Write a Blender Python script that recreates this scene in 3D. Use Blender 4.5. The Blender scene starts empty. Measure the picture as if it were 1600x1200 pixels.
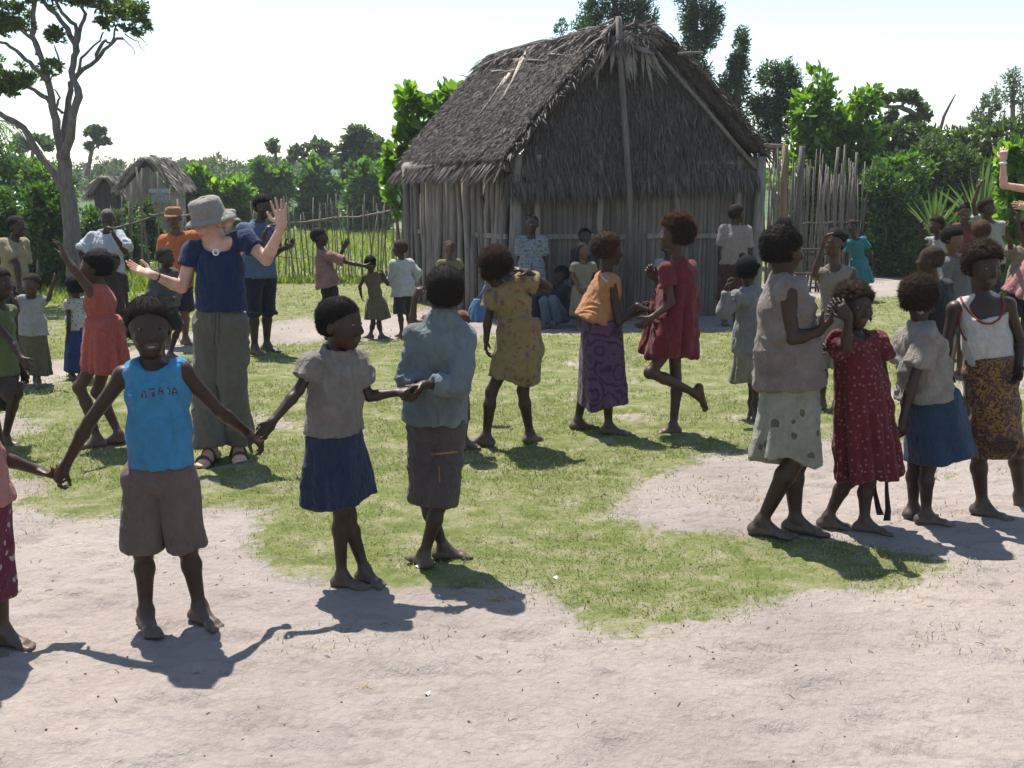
import bpy, bmesh, math, random
import numpy as np
from mathutils import Vector, Matrix

# ------------------------------------------------------------------ camera, sky, sun, exposure
SC = bpy.context.scene
COL = SC.collection
CAM_H = 1.65
FPX, CX, CY, HOR = 1650.0, 800.0, 600.0, 308.0        # photograph 1600 x 1200, horizon row
PITCH = math.atan((CY - HOR) / FPX)
cam_d = bpy.data.cameras.new('camera')
cam_d.sensor_width = 36.0
cam_d.lens = 36.0 * FPX / 1600.0
cam_d.clip_start = 0.05
cam_d.clip_end = 3000.0
cam = bpy.data.objects.new('camera', cam_d)
cam.location = (0, 0, CAM_H)
cam.rotation_euler = (math.radians(90) - PITCH, 0, 0)
COL.objects.link(cam)
SC.camera = cam

SUN_TO = Vector((-0.205, 0.385, 1.00)).normalized()      # towards the sun: behind the hut, a little left
SUN_EL = math.asin(SUN_TO.z)
SUN_AZ = math.atan2(SUN_TO.x, SUN_TO.y)
world = bpy.data.worlds.new('World')
SC.world = world
world.use_nodes = True
wn = world.node_tree
wn.nodes.clear()
sky = wn.nodes.new('ShaderNodeTexSky')
sky.sky_type = 'NISHITA'
sky.sun_disc = False
sky.sun_elevation = SUN_EL
sky.sun_rotation = SUN_AZ
sky.air_density = 1.2
sky.dust_density = 0.5
sky.ozone_density = 1.0
bg = wn.nodes.new('ShaderNodeBackground')
bg.inputs['Strength'].default_value = 0.100
wo = wn.nodes.new('ShaderNodeOutputWorld')
wn.links.new(sky.outputs[0], bg.inputs['Color'])
wn.links.new(bg.outputs[0], wo.inputs['Surface'])

sun_d = bpy.data.lights.new('sun', 'SUN')
sun_d.energy = 5.0
sun_d.angle = math.radians(0.53)
sun_d.color = (1.0, 0.95, 0.87)
sun = bpy.data.objects.new('sun', sun_d)
sun.rotation_euler = (-SUN_TO).to_track_quat('-Z', 'Y').to_euler()
COL.objects.link(sun)

SC.view_settings.view_transform = 'Standard'
SC.view_settings.look = 'None'
SC.view_settings.exposure = 1.13
SC.view_settings.gamma = 1.0
SC.view_settings.use_curve_mapping = False
SC.render.engine = 'CYCLES'
SC.cycles.max_bounces = 6
SC.cycles.diffuse_bounces = 3
SC.cycles.glossy_bounces = 2
SC.cycles.transmission_bounces = 4
SC.cycles.transparent_max_bounces = 4
SC.cycles.use_denoising = True

# ------------------------------------------------------------------ picture measurements -> places in the world
_c, _s = math.cos(PITCH), math.sin(PITCH)
def ray(u, v):
    a, b = (u - CX) / FPX, (CY - v) / FPX
    return np.array([a, _c + b * _s, -_s + b * _c])
def at(u, v, d):
    """point seen at (u, v) that stands d metres in front of the camera"""
    r = ray(u, v)
    return np.array([0, 0, CAM_H]) + r * (d / r[1])
def gnd(u, v, z=0.0):
    r = ray(u, v)
    return np.array([0, 0, CAM_H]) + r * ((z - CAM_H) / r[2])
def ppm(d):
    return FPX / d

# ------------------------------------------------------------------ numeric helpers
def _hash(ix, iy, iz, seed):
    h = (ix.astype(np.int64) * 374761393 + iy.astype(np.int64) * 668265263 + iz.astype(np.int64) * 2147483647 + seed * 974634777) & 0xFFFFFFFF
    h = ((h ^ (h >> 13)) * 1274126177) & 0xFFFFFFFF
    return ((h ^ (h >> 16)) & 0xFFFF).astype(np.float32) / 65535.0
def vnoise(p, seed=0):
    """value noise in -1..1 at points p (n,3)"""
    i = np.floor(p).astype(np.int64)
    f = (p - i).astype(np.float32)
    f = f * f * (3 - 2 * f)
    r = 0
    for dx in (0, 1):
        wx = f[:, 0] if dx else 1 - f[:, 0]
        for dy in (0, 1):
            wy = f[:, 1] if dy else 1 - f[:, 1]
            for dz in (0, 1):
                wz = f[:, 2] if dz else 1 - f[:, 2]
                r = r + wx * wy * wz * _hash(i[:, 0] + dx, i[:, 1] + dy, i[:, 2] + dz, seed)
    return r * 2 - 1
def fbm(p, seed=0, octs=3):
    r, a = 0, 1.0
    for k in range(octs):
        r = r + a * vnoise(p * (2.03 ** k) + 17.3 * k, seed + k)
        a *= 0.5
    return r
def nrm(v):
    v = np.asarray(v, float)
    return v / (np.linalg.norm(v) + 1e-12)

def mesh_np(name, V, quads=None, tris=None, smooth=True):
    """mesh from numpy arrays"""
    me = bpy.data.meshes.new(name)
    V = np.asarray(V, np.float32)
    q = np.zeros((0, 4), np.int32) if quads is None else np.asarray(quads, np.int32).reshape(-1, 4)
    t = np.zeros((0, 3), np.int32) if tris is None else np.asarray(tris, np.int32).reshape(-1, 3)
    me.vertices.add(len(V))
    me.vertices.foreach_set('co', V.ravel())
    me.loops.add(q.size + t.size)
    me.loops.foreach_set('vertex_index', np.concatenate([q.ravel(), t.ravel()]))
    n = len(q) + len(t)
    me.polygons.add(n)
    st = np.concatenate([np.arange(len(q)) * 4, q.size + np.arange(len(t)) * 3]).astype(np.int32)
    me.polygons.foreach_set('loop_start', st)
    me.polygons.foreach_set('use_smooth', np.full(n, smooth, bool))
    me.update(calc_edges=True)
    return me

class MB:
    """collects shapes and builds them as one mesh object"""
    def __init__(self):
        self.v, self.q, self.t, self.n = [], [], [], 0
    def add(self, V, quads=None, tris=None):
        V = np.asarray(V, float).reshape(-1, 3)
        if quads is not None and len(quads): self.q.append(np.asarray(quads).reshape(-1, 4) + self.n)
        if tris is not None and len(tris): self.t.append(np.asarray(tris).reshape(-1, 3) + self.n)
        self.v.append(V); self.n += len(V)
        return self
    def tube(self, pts, rad, sides=7, cap=True, wob=0.0, rng=None):
        pts = np.asarray(pts, float); k = len(pts)
        rad = np.full(k, rad) if np.isscalar(rad) else np.asarray(rad, float)
        T = np.gradient(pts, axis=0)
        T /= np.linalg.norm(T, axis=1)[:, None] + 1e-9
        ref = np.array([0.31, 0.17, 0.93]) if abs(T[0][2]) < 0.9 else np.array([0.9, 0.3, 0.1])
        V = []
        x = nrm(np.cross(T[0], ref))
        for i in range(k):
            x = nrm(x - T[i] * np.dot(x, T[i])); y = np.cross(T[i], x)
            a = np.arange(sides) / sides * 2 * math.pi
            r = rad[i] * (1 + (wob * rng.uniform(-1, 1, sides) if wob else 0))
            V.append(pts[i] + np.outer(np.cos(a) * r, x) + np.outer(np.sin(a) * r, y))
        V = np.concatenate(V)
        j = np.arange(sides); j2 = (j + 1) % sides
        Q = [np.stack([i * sides + j, i * sides + j2, (i + 1) * sides + j2, (i + 1) * sides + j], 1) for i in range(k - 1)]
        tr = None
        if cap:
            V = np.vstack([V, pts[0], pts[-1]]); c0 = k * sides
            tr = np.vstack([np.stack([j2, j, np.full(sides, c0)], 1),
                            np.stack([(k - 1) * sides + j, (k - 1) * sides + j2, np.full(sides, c0 + 1)], 1)])
        return self.add(V, np.vstack(Q), tr)
    def box(self, c, half, ax=None):
        ax = np.eye(3) if ax is None else np.asarray(ax, float)
        s = np.array([[x, y, z] for z in (-1, 1) for y in (-1, 1) for x in (-1, 1)], float) * half
        V = np.asarray(c) + s @ ax
        return self.add(V, [[0, 2, 3, 1], [4, 5, 7, 6], [0, 1, 5, 4], [2, 6, 7, 3], [0, 4, 6, 2], [1, 3, 7, 5]])
    def ball(self, c, r, n=8, m=6, ax=None):
        r = np.broadcast_to(np.asarray(r, float), (3,)); V = []
        for i in range(m + 1):
            th = math.pi * i / m
            for j in range(n):
                ph = 2 * math.pi * j / n
                V.append([math.sin(th) * math.cos(ph), math.sin(th) * math.sin(ph), math.cos(th)])
        V = np.array(V) * r
        if ax is not None: V = V @ np.asarray(ax)
        Q = [[i * n + j, (i + 1) * n + j, (i + 1) * n + (j + 1) % n, i * n + (j + 1) % n] for i in range(m) for j in range(n)]
        return self.add(np.asarray(c) + V, Q)
    def build(self, name, mat, parent=None, smooth=True, origin=None):
        V = np.concatenate(self.v)
        if origin is not None: V = V - np.asarray(origin)
        me = mesh_np(name, V, np.concatenate(self.q) if self.q else None, np.concatenate(self.t) if self.t else None, smooth)
        return link(name, me, mat, parent, origin if parent is None else None)

def link(name, me, mat, parent=None, loc=None):
    o = bpy.data.objects.new(name, me)
    COL.objects.link(o)
    if mat is not None:
        for m in (mat if isinstance(mat, (list, tuple)) else [mat]):
            if me is not None and m.name not in [x.name for x in me.materials if x]: me.materials.append(m)
    if parent is not None: o.parent = parent
    if loc is not None: o.location = tuple(float(x) for x in loc)
    return o
def empty(name, loc):
    o = bpy.data.objects.new(name, None)
    o.empty_display_size = 0.1
    o.location = tuple(float(x) for x in loc)
    COL.objects.link(o)
    return o
def tag(o, label=None, cat=None, group=None, kind=None):
    if label: o['label'] = label
    if cat: o['category'] = cat
    if group: o['group'] = group
    if kind: o['kind'] = kind
    return o

# ------------------------------------------------------------------ materials
class NT:
    def __init__(self, name):
        self.m = bpy.data.materials.new(name); self.m.use_nodes = True
        self.t = self.m.node_tree; self.t.nodes.clear()
        self.out = self.n('ShaderNodeOutputMaterial')
    def n(self, typ, **kw):
        x = self.t.nodes.new(typ)
        for k, v in kw.items():
            if k.startswith('_'): setattr(x, k[1:], v)
        return x
    def l(self, a, b): self.t.links.new(a, b)
    def set(self, node, sock, val):
        s = node.inputs[sock]
        if hasattr(val, 'links') or hasattr(val, 'is_output'): self.l(val, s)
        else:
            if isinstance(val, (tuple, list)) and len(val) == 3 and s.type == 'RGBA': val = (*val, 1)
            s.default_value = val
    def coord(self, kind='Object', scale=(1, 1, 1)):
        tc = self.n('ShaderNodeTexCoord'); mp = self.n('ShaderNodeMapping')
        mp.inputs['Scale'].default_value = scale
        self.l(tc.outputs[kind], mp.inputs['Vector'])
        return mp.outputs[0]
    def noise(self, vec, scale, detail=4, rough=0.55, dist=0):
        x = self.n('ShaderNodeTexNoise')
        self.set(x, 'Vector', vec); self.set(x, 'Scale', scale); self.set(x, 'Detail', detail); self.set(x, 'Roughness', rough); self.set(x, 'Distortion', dist)
        return x.outputs['Fac']
    def ramp(self, fac, stops):
        r = self.n('ShaderNodeValToRGB'); el = r.color_ramp.elements
        while len(el) < len(stops): el.new(0.5)
        for e, (p, c) in zip(el, stops):
            e.position = p; e.color = (*c, 1) if len(c) == 3 else c
        self.l(fac, r.inputs['Fac'])
        return r.outputs['Color']
    def mix(self, fac, a, b, mode='MIX'):
        x = self.n('ShaderNodeMix', _data_type='RGBA', _blend_type=mode)
        for sock, val in ((0, fac), (6, a), (7, b)):
            s = x.inputs[sock]
            if hasattr(val, 'links') or hasattr(val, 'is_output'): self.l(val, s)
            else:
                if isinstance(val, (tuple, list)) and len(val) == 3: val = (*val, 1)
                s.default_value = val
        return x.outputs[2]
    def math(self, op, a, b=0.0):
        x = self.n('ShaderNodeMath', _operation=op)
        self.set(x, 0, a); self.set(x, 1, b)
        return x.outputs[0]
    def bump(self, h, strength=0.3, dist=0.01, normal=None):
        b = self.n('ShaderNodeBump'); self.set(b, 'Height', h); self.set(b, 'Strength', strength); self.set(b, 'Distance', dist)
        if normal is not None: self.l(normal, b.inputs['Normal'])
        return b.outputs[0]
    def bsdf(self, col, rough=0.7, spec=0.3, normal=None, **kw):
        p = self.n('ShaderNodeBsdfPrincipled')
        self.set(p, 'Base Color', col); self.set(p, 'Roughness', rough); self.set(p, 'Specular IOR Level', spec)
        if normal is not None: self.l(normal, p.inputs['Normal'])
        for k, v in kw.items(): self.set(p, k.replace('_', ' '), v)
        return p.outputs[0]
    def done(self, sh):
        self.l(sh, self.out.inputs['Surface']); return self.m

def m_simple(name, col, rough=0.75, spec=0.25, var=0.25, scale=14, bump=0.25, bscale=60):
    t = NT(name); c = t.coord()
    n = t.noise(c, scale)
    dark = tuple(x * (1 - var) for x in col); lite = tuple(min(1, x * (1 + var)) for x in col)
    cc = t.ramp(n, [(0.3, dark), (0.7, lite)])
    nb = t.bump(t.noise(c, bscale, 3), bump, 0.01)
    return t.done(t.bsdf(cc, rough, spec, nb))

def m_leaf(name, cols, trans=0.42, rough=0.42, spec=0.5, tcol=None):
    """foliage: each leaf its own tint, light shines through"""
    t = NT(name)
    g = t.n('ShaderNodeNewGeometry')
    k = len(cols)
    cc = t.ramp(g.outputs['Random Per Island'], [((i + 0.5) / k, c) for i, c in enumerate(cols)])
    p = t.bsdf(cc, rough, spec)
    tr = t.n('ShaderNodeBsdfTranslucent')
    tc = t.mix(1.0, cc, tcol if tcol else (1.5, 1.7, 0.6), 'MULTIPLY')
    t.l(tc, tr.inputs['Color'])
    mx = t.n('ShaderNodeMixShader'); mx.inputs[0].default_value = trans
    t.l(p, mx.inputs[1]); t.l(tr.outputs[0], mx.inputs[2])
    return t.done(mx.outputs[0])

def m_wood(name, col, stretch=(30, 30, 2.5), rough=0.85, var=0.45):
    t = NT(name); c = t.coord('Object', stretch)
    n1 = t.noise(c, 1.6, 6, 0.65); n2 = t.noise(t.coord(), 1.7, 3)
    oi = t.n('ShaderNodeObjectInfo')
    dark = tuple(x * (1 - var) for x in col); lite = tuple(min(1, x * (1 + var)) for x in col)
    cc = t.ramp(n1, [(0.28, dark), (0.5, col), (0.75, lite)])
    cc = t.mix(0.55, cc, t.ramp(n2, [(0.3, (0.6, 0.6, 0.62)), (0.7, (1.15, 1.1, 1.05))]), 'MULTIPLY')
    cc = t.mix(0.6, cc, t.ramp(oi.outputs['Random'], [(0.0, (0.62, 0.60, 0.60)), (0.5, (1, 1, 1)), (1.0, (1.25, 1.2, 1.12))]), 'MULTIPLY')
    nb = t.bump(n1, 0.5, 0.012)
    return t.done(t.bsdf(cc, rough, 0.2, nb))
# ------------------------------------------------------------------ the ground: one sheet, sand and turf
rng = np.random.default_rng(11)
def px_poly(pts): return np.array([gnd(u, v)[:2] for u, v in pts])
SAND = [px_poly([(-500, 800), (0, 800), (150, 812), (330, 800), (400, 800), (360, 830), (380, 870), (470, 905), (520, 915), (640, 920), (820, 920), (880, 950), (940, 985), (1040, 1012),
                 (1060, 985), (1150, 965), (1270, 930), (1400, 915), (1480, 880), (1430, 850), (1300, 835), (1160, 832), (1000, 820), (920, 795), (960, 770), (1080, 735), (1180, 705), (1300, 690), (2300, 690), (2600, 1500), (-900, 1500)]),
        px_poly([(-300, 640), (-300, 590), (0, 575), (110, 560), (230, 540), (350, 512), (450, 500), (560, 497), (640, 492), (700, 470), (800, 490), (1190, 490), (1200, 512), (1010, 518), (800, 522), (690, 524), (560, 530), (450, 537), (350, 545), (230, 563), (110, 590), (20, 606)]),
        px_poly([(1190, 440), (1260, 428), (1360, 418), (1440, 430), (1480, 455), (1430, 470), (1350, 462), (1190, 470)]),
        px_poly([(-200, 645), (30, 652), (62, 662), (20, 690), (-200, 700)]),
        px_poly([(-200, 745), (20, 742), (70, 755), (40, 790), (-200, 805)])]
def inside(P, poly):
    x, y = P[:, 0], P[:, 1]; r = np.zeros(len(P), bool); j = len(poly) - 1
    for i in range(len(poly)):
        xi, yi = poly[i]; xj, yj = poly[j]
        c = ((yi > y) != (yj > y)) & (x < (xj - xi) * (y - yi) / (yj - yi + 1e-12) + xi)
        r ^= c; j = i
    return r
def sand_mask(P):
    """True where bare sand shows; ragged, wandering edges"""
    p3 = np.column_stack([P, np.zeros(len(P))])
    w = np.column_stack([fbm(p3 * 3.1, 21, 4) + 0.5 * vnoise(p3 * 17, 23), fbm(p3 * 3.1 + 40, 22, 4) + 0.5 * vnoise(p3 * 17 + 7, 24)]) * 0.15
    w *= np.clip(P[:, 1] / 7.0, 0.6, 1.6)[:, None]
    q = P + w
    m = np.zeros(len(P), bool)
    for s_ in SAND: m |= inside(q, s_)
    thin = (fbm(p3 * 1.15 + 9, 31, 4) > 0.80) & (P[:, 1] < 15)          # worn patches in the turf
    return m | thin
def sand_soft(P, r=0.09, k=7):
    """share of bare sand round each point"""
    g_ = np.random.default_rng(5); acc = np.zeros(len(P), np.float32)
    for i in range(k): acc += sand_mask(P + g_.normal(0, 1, P.shape) * r * np.clip(P[:, 1:2] / 7, 0.7, 2))
    return acc / k
def ground_h(x, y):
    p = np.column_stack([x, y, np.zeros_like(x)])
    near = np.clip(1.6 - np.abs(y - 4) / 8, 0, 1)
    r = fbm(p * np.array([3.2, 5.5, 1]), 41, 3) * 0.008 + (1 - np.abs(fbm(p * np.array([3.0, 13, 1]) + 5, 43, 2))) ** 2 * 0.011 - np.clip(vnoise(p * np.array([6.0, 9.5, 1]) + 11, 44) - 0.34, 0, 1) * 0.045
    r = r + fbm(p * np.array([16.0, 26.0, 1]), 47, 2) * 0.0048
    far = np.clip((y - 40) / 120, 0, 1)
    return r * near + far * far * 1.2
def axis(a, b, step, grow, end):
    v = list(np.arange(a, b, step)); d = step
    while v[-1] < end: d *= grow; v.append(v[-1] + d)
    lo = [v[0]]; d = step
    return v
xs_r = axis(0.0, 4.4, 0.033, 1.16, 330.0); xs = np.array(sorted([-x for x in xs_r[1:]] + xs_r))
ys = np.array(sorted(axis(2.4, 7.6, 0.030, 1.045, 420.0) + [-40, -12, -4, -1, 0.6, 1.4, 1.9, 2.2]))
GX, GY = np.meshgrid(xs, ys, indexing='ij')
gx, gy = GX.ravel(), GY.ravel()
gz = ground_h(gx, gy)
nx, ny = len(xs), len(ys)
ii, jj = np.meshgrid(np.arange(nx - 1), np.arange(ny - 1), indexing='ij')
b0 = (ii * ny + jj).ravel()
gq = np.stack([b0, b0 + ny, b0 + ny + 1, b0 + 1], 1)
gme = mesh_np('ground', np.column_stack([gx, gy, gz]), gq)
sm = np.ones(len(gx)); near_i = np.where((gy > 1) & (gy < 70) & (np.abs(gx) < 60))[0]
turf = np.zeros(len(gx), np.float32)
turf[near_i] = 1 - sand_soft(np.column_stack([gx[near_i], gy[near_i]]))
turf[gy >= 70] = 1.0
a_ = gme.attributes.new('turf', 'FLOAT', 'POINT'); a_.data.foreach_set('value', turf)
t = NT('ground_sand_turf'); c = t.coord('Object')
sandc = t.ramp(t.noise(c, 1.3, 6, 0.6), [(0.25, (0.212, 0.178, 0.157)), (0.55, (0.257, 0.221, 0.198)), (0.8, (0.293, 0.257, 0.234))])
sandc = t.mix(0.75, sandc, t.ramp(t.noise(c, 0.75, 3, 0.5), [(0.32, (0.80, 0.80, 0.82)), (0.5, (1, 1, 1)), (0.7, (1.08, 1.06, 1.02))]), 'MULTIPLY')
sandc = t.mix(0.8, sandc, t.ramp(t.noise(t.coord('Object', (1, 2.2, 1)), 7.5, 5, 0.65, 0.8), [(0.34, (0.78, 0.77, 0.77)), (0.46, (1, 1, 1)), (0.72, (1.06, 1.05, 1.04))]), 'MULTIPLY')
grain = t.noise(c, 420, 3, 0.7)
sandc = t.mix(0.35, sandc, t.ramp(grain, [(0.3, (0.55, 0.52, 0.5)), (0.65, (1.08, 1.08, 1.08))]), 'MULTIPLY')
specks = t.n('ShaderNodeTexVoronoi'); t.l(c, specks.inputs['Vector']); t.set(specks, 'Scale', 46.0)
sps = t.n('ShaderNodeSeparateColor'); t.l(specks.outputs['Color'], sps.inputs[0])
sm_ = t.math('MULTIPLY', t.math('LESS_THAN', specks.outputs['Distance'], 0.16), t.math('GREATER_THAN', sps.outputs[0], 0.90))
sandc = t.mix(t.math('MULTIPLY', sm_, 0.7), sandc, (0.13, 0.10, 0.08))
turfc = t.ramp(t.noise(c, 5.0, 6, 0.7), [(0.25, (0.066, 0.080, 0.026)), (0.44, (0.105, 0.122, 0.038)), (0.56, (0.165, 0.157, 0.082)), (0.70, (0.235, 0.206, 0.165))])
turfc = t.mix(0.5, turfc, t.ramp(t.noise(c, 90, 4, 0.7), [(0.3, (0.45, 0.5, 0.35)), (0.7, (1.3, 1.3, 1.2))]), 'MULTIPLY')
at_ = t.n('ShaderNodeAttribute'); at_.attribute_name = 'turf'
edge = t.math('ADD', at_.outputs['Fac'], t.math('MULTIPLY', t.math('SUBTRACT', t.noise(c, 38, 4, 0.7), 0.5), 0.9))
fac = t.ramp(edge, [(0.30, (0, 0, 0)), (0.80, (1, 1, 1))])
cc = t.mix(fac, sandc, turfc)
nb = t.bump(t.noise(c, 30, 6, 0.66, 0.4), 0.8, 0.026, t.bump(grain, 0.25, 0.004))
ground = link('ground', gme, t.done(t.bsdf(cc, 0.95, 0.12, nb)))
tag(ground, kind='structure')

# turf: cropped grass blades, one uncountable mass
def scatter(xmin, xmax, ymin, ymax, n):
    P = np.column_stack([rng.uniform(xmin, xmax, n), rng.uniform(ymin, ymax, n)])
    P = P[np.abs(P[:, 0]) < P[:, 1] * 0.56 + 0.5]
    return P
HUT_POLY = None
def blades(P, ln, wd, lean=0.9):
    n = len(P); z = ground_h(P[:, 0], P[:, 1])
    b = np.column_stack([P, z - 0.003])
    a = rng.uniform(0, 2 * math.pi, n); sd = np.column_stack([np.cos(a), np.sin(a), np.zeros(n)])
    d = np.column_stack([rng.normal(0, lean, n), rng.normal(0, lean, n), np.ones(n)]); d /= np.linalg.norm(d, axis=1)[:, None]
    l = ln * rng.uniform(0.5, 1.5, n); w = wd * rng.uniform(0.6, 1.4, n)
    V = np.concatenate([b - sd * w[:, None], b + sd * w[:, None], b + d * l[:, None]])
    i = np.arange(n)
    return V, np.stack([i, i + n, i + 2 * n], 1)
gr = MB()
for (y0, y1, n, ln, wd) in ((3.6, 6.0, 85000, 0.024, 0.0026), (6.0, 8.5, 110000, 0.028, 0.0034), (8.5, 12, 85000, 0.032, 0.0050), (12, 18, 56000, 0.040, 0.0078), (18, 34, 40000, 0.075, 0.014)):
    P = scatter(-y1 * 0.6, y1 * 0.6, y0, y1, n)
    dens = fbm(np.column_stack([P * 2.3, np.zeros(len(P))]), 61, 4)
    keep = ~sand_mask(P + rng.normal(0, 0.10, P.shape) * np.clip(P[:, 1:2] / 7, 0.7, 2)) & (rng.random(len(P)) < np.clip(0.66 + 1.0 * dens, 0.08, 1))
    stray = sand_mask(P) & (rng.random(len(P)) < 0.16) & (fbm(np.column_stack([P * 2.4, np.zeros(len(P))]) + 5, 63, 3) > 0.52)
    P = P[keep | stray]
    gr.add(*(lambda r: (r[0], None, r[1]))(blades(P, ln, wd)))
GRASS = m_leaf('turf_grass', [(0.155, 0.190, 0.046), (0.105, 0.150, 0.036), (0.21, 0.225, 0.075), (0.27, 0.255, 0.145), (0.120, 0.165, 0.040), (0.08, 0.11, 0.03), (0.34, 0.32, 0.225), (0.29, 0.275, 0.165)], 0.40, 0.6, 0.3, (1.3, 1.4, 0.6))
grass = gr.build('grass', GRASS, smooth=False)
tag(grass, 'short cropped green grass covering the clearing', 'grass', kind='stuff')

# dry leaves, twigs and pebbles on the sand
lt = MB()
for i in range(800):
    y = 2.7 + 4.5 * rng.random() ** 0.8; x = rng.uniform(-0.55, 0.55) * y * 1.05
    z = float(ground_h(np.array([x]), np.array([y]))[0]); r = rng.uniform(0.002, 0.0055)
    if i % 3: lt.ball((x, y, z + r * 0.3), (r, r * rng.uniform(0.6, 1.1), r * 0.6), 6, 4)
    else:
        a = rng.uniform(0, 3.1); l = rng.uniform(0.01, 0.035); d = np.array([math.cos(a), math.sin(a), rng.uniform(-0.05, 0.3)])
        lt.tube([np.array([x, y, z + 0.003]), np.array([x, y, z + 0.004]) + d * l * 0.5, np.array([x, y, z + 0.003]) + d * l + np.array([0, 0, -0.1 * l])], [0.0013, 0.0016, 0.0007], 5)
litter = lt.build('litter', m_simple('litter', (0.10, 0.075, 0.055), 0.9, 0.2, 0.6, 30))
tag(litter, 'scattered pebbles, twigs and dead leaf bits on the sand', 'litter', kind='stuff')
WHITE_BIT = m_simple('white_scrap', (0.55, 0.54, 0.51), 0.6)
for (u, v, r, lab) in ((668, 1088, 0.012, 'white paper scrap on the open sand in the foreground'), (652, 889, 0.014, 'white paper scrap beside the denim shirt boy\'s heel'), (868, 905, 0.016, 'pale leaf scrap at the grass edge in front')):
    p = gnd(u, v); b = MB()
    n = 9; an = np.arange(n) / n * 2 * math.pi
    rr = r * rng.uniform(0.5, 1.2, n)
    V = np.column_stack([np.cos(an) * rr, np.sin(an) * rr * 1.4, 0.004 + 0.006 * np.sin(an * 2)]); V = np.vstack([V, [0, 0, 0.009]])
    b.add(V, None, [[i, (i + 1) % n, n] for i in range(n)])
    o = b.build('paper_scrap', WHITE_BIT); o.location = (p[0], p[1], float(ground_h(np.array([p[0]]), np.array([p[1]]))[0]) + 0.002)
    tag(o, lab, 'scrap')
# clump of dry straw and a dead weed stalk near the shadow of the denim boy
for (u, v, n, L, lab) in ((776, 938, 34, 0.07, 'small tangle of dry straw by the foremost shadow'), (568, 1076, 10, 0.03, 'tiny dry weed tuft on the foreground sand')):
    p = gnd(u, v); b = MB()
    for i in range(n):
        a = rng.uniform(0, 6.28); d = np.array([math.cos(a), math.sin(a), rng.uniform(0.1, 0.8)]); st = np.array([rng.normal(0, L * .25), rng.normal(0, L * .25), 0.004]); l = L * rng.uniform(0.4, 1)
        b.tube([st, st + d * l * 0.6, st + d * l + np.array([0, 0, -l * 0.35])], [0.0012, 0.0012, 0.0007], 4)
    o = b.build('straw_tuft', m_simple('dry_straw', (0.38, 0.27, 0.14), 0.9)); o.location = tuple(p)
    tag(o, lab, 'straw')

# ------------------------------------------------------------------ the thatched hut
WOOD = m_wood('weathered_wood', (0.19, 0.168, 0.152), (26, 26, 2.0))
WOOD_P = m_wood('weathered_pole', (0.19, 0.17, 0.153), (30, 30, 2.0))
REED = m_wood('reed_panel', (0.135, 0.115, 0.10), (60, 60, 1.5))
hut = empty('thatched_hut', (0.9, 15.6, 0))
tag(hut, 'large thatched hut with grey plank walls and steep palm leaf roof', 'hut')
def hpart(mb, name, mat, smooth=True, label=None, parent=None):
    o = mb.build(name, mat, parent or hut, smooth, origin=np.array([0.9, 15.6, 0]))
    if label: o['label'] = label
    return o
A_ = np.array([0.0, 14.2, 0]); Bc = np.array([3.45, 15.0, 0]); C_ = np.array([-1.68, 17.3, 0]); D_ = Bc + C_ - A_
def wob_post(b, p, h, r, lean=0.0, segs=6, sides=7):
    k = np.linspace(0, 1, segs); d = rng.normal(0, lean, 2); off = rng.normal(0, 0.012, (segs, 2))
    pts = np.array([[p[0] + d[0] * t_ + off[i, 0], p[1] + d[1] * t_ + off[i, 1], p[2] - 0.05 + (h + 0.05) * t_] for i, t_ in enumerate(k)])
    return b.tube(pts, r * (1.08 - 0.16 * k) * rng.uniform(0.93, 1.07, segs), sides, True, 0.09, rng)
# side wall: upright split poles and planks of uneven width
nS = 34; e = C_ - A_; eL_ = np.linalg.norm(e[:2]); en = e / eL_; outn = np.array([-en[1], en[0], 0]) * (1 if -en[1] < 0 else -1)
x = 0.10; k = 0
while x < eL_ - 0.06:
    w = float(rng.uniform(0.06, 0.15)); hgt = 2.05 + rng.uniform(-0.02, 0.12)
    c0 = A_ + en * (x + w / 2)
    b = MB()
    if rng.random() < 0.62:
        zt = np.linspace(0, hgt, 5); pts = []
        ln_ = rng.normal(0, 0.022)
        V = []
        for j, z in enumerate(zt):
            cw = w * 0.5 * rng.uniform(0.88, 1.04); o_ = rng.normal(0, 0.006) + ln_ * z / 2
            for (sx, so) in ((-1, 0.0), (-0.55, 0.024), (0.5, 0.028), (1, 0.0), (0, -0.02)):
                V.append(c0 + en * (sx * cw + o_) + outn * (so + rng.normal(0, 0.003)) + np.array([0, 0, z]))
        Q = [[j * 5 + i, j * 5 + (i + 1) % 5, (j + 1) * 5 + (i + 1) % 5, (j + 1) * 5 + i] for j in range(4) for i in range(5)]
        b.add(V, Q)
        hpart(b, 'wall_plank', WOOD, False)
    else:
        wob_post(b, c0 + outn * 0.03, hgt, w * 0.46, 0.03)
        hpart(b, 'wall_pole', WOOD_P)
    x += w * rng.uniform(0.97, 1.10); k += 1
b = MB(); b.box((A_ + C_) / 2 + np.array([0, 0, 1.0]) - outn * 0.06, (0.01, eL_ / 2 - 0.05, 1.02), np.array([outn, en, [0, 0, 1]]))
hpart(b, 'inner_mat', REED)
for (fx, hz, r) in ((0.28, 0.0, 0.055), (0.62, 0, 0.050), (0.94, 0, 0.06)):
    b = MB(); wob_post(b, A_ + en * eL_ * fx + outn * 0.085, 2.12, r, 0.06); hpart(b, 'wall_pole', WOOD_P)
b = MB(); p0, p1 = A_ + en * 0.05 + outn * 0.055, A_ + en * 1.05 + outn * 0.055
b.box((p0 + p1) / 2 + np.array([0, 0, 1.13]), (0.5, 0.016, 0.034), np.array([en, outn, [0, 0, 1]])); hpart(b, 'wall_rail', WOOD, False)
b = MB(); p0 = A_ + en * (eL_ - 0.55) + outn * 0.06
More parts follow.
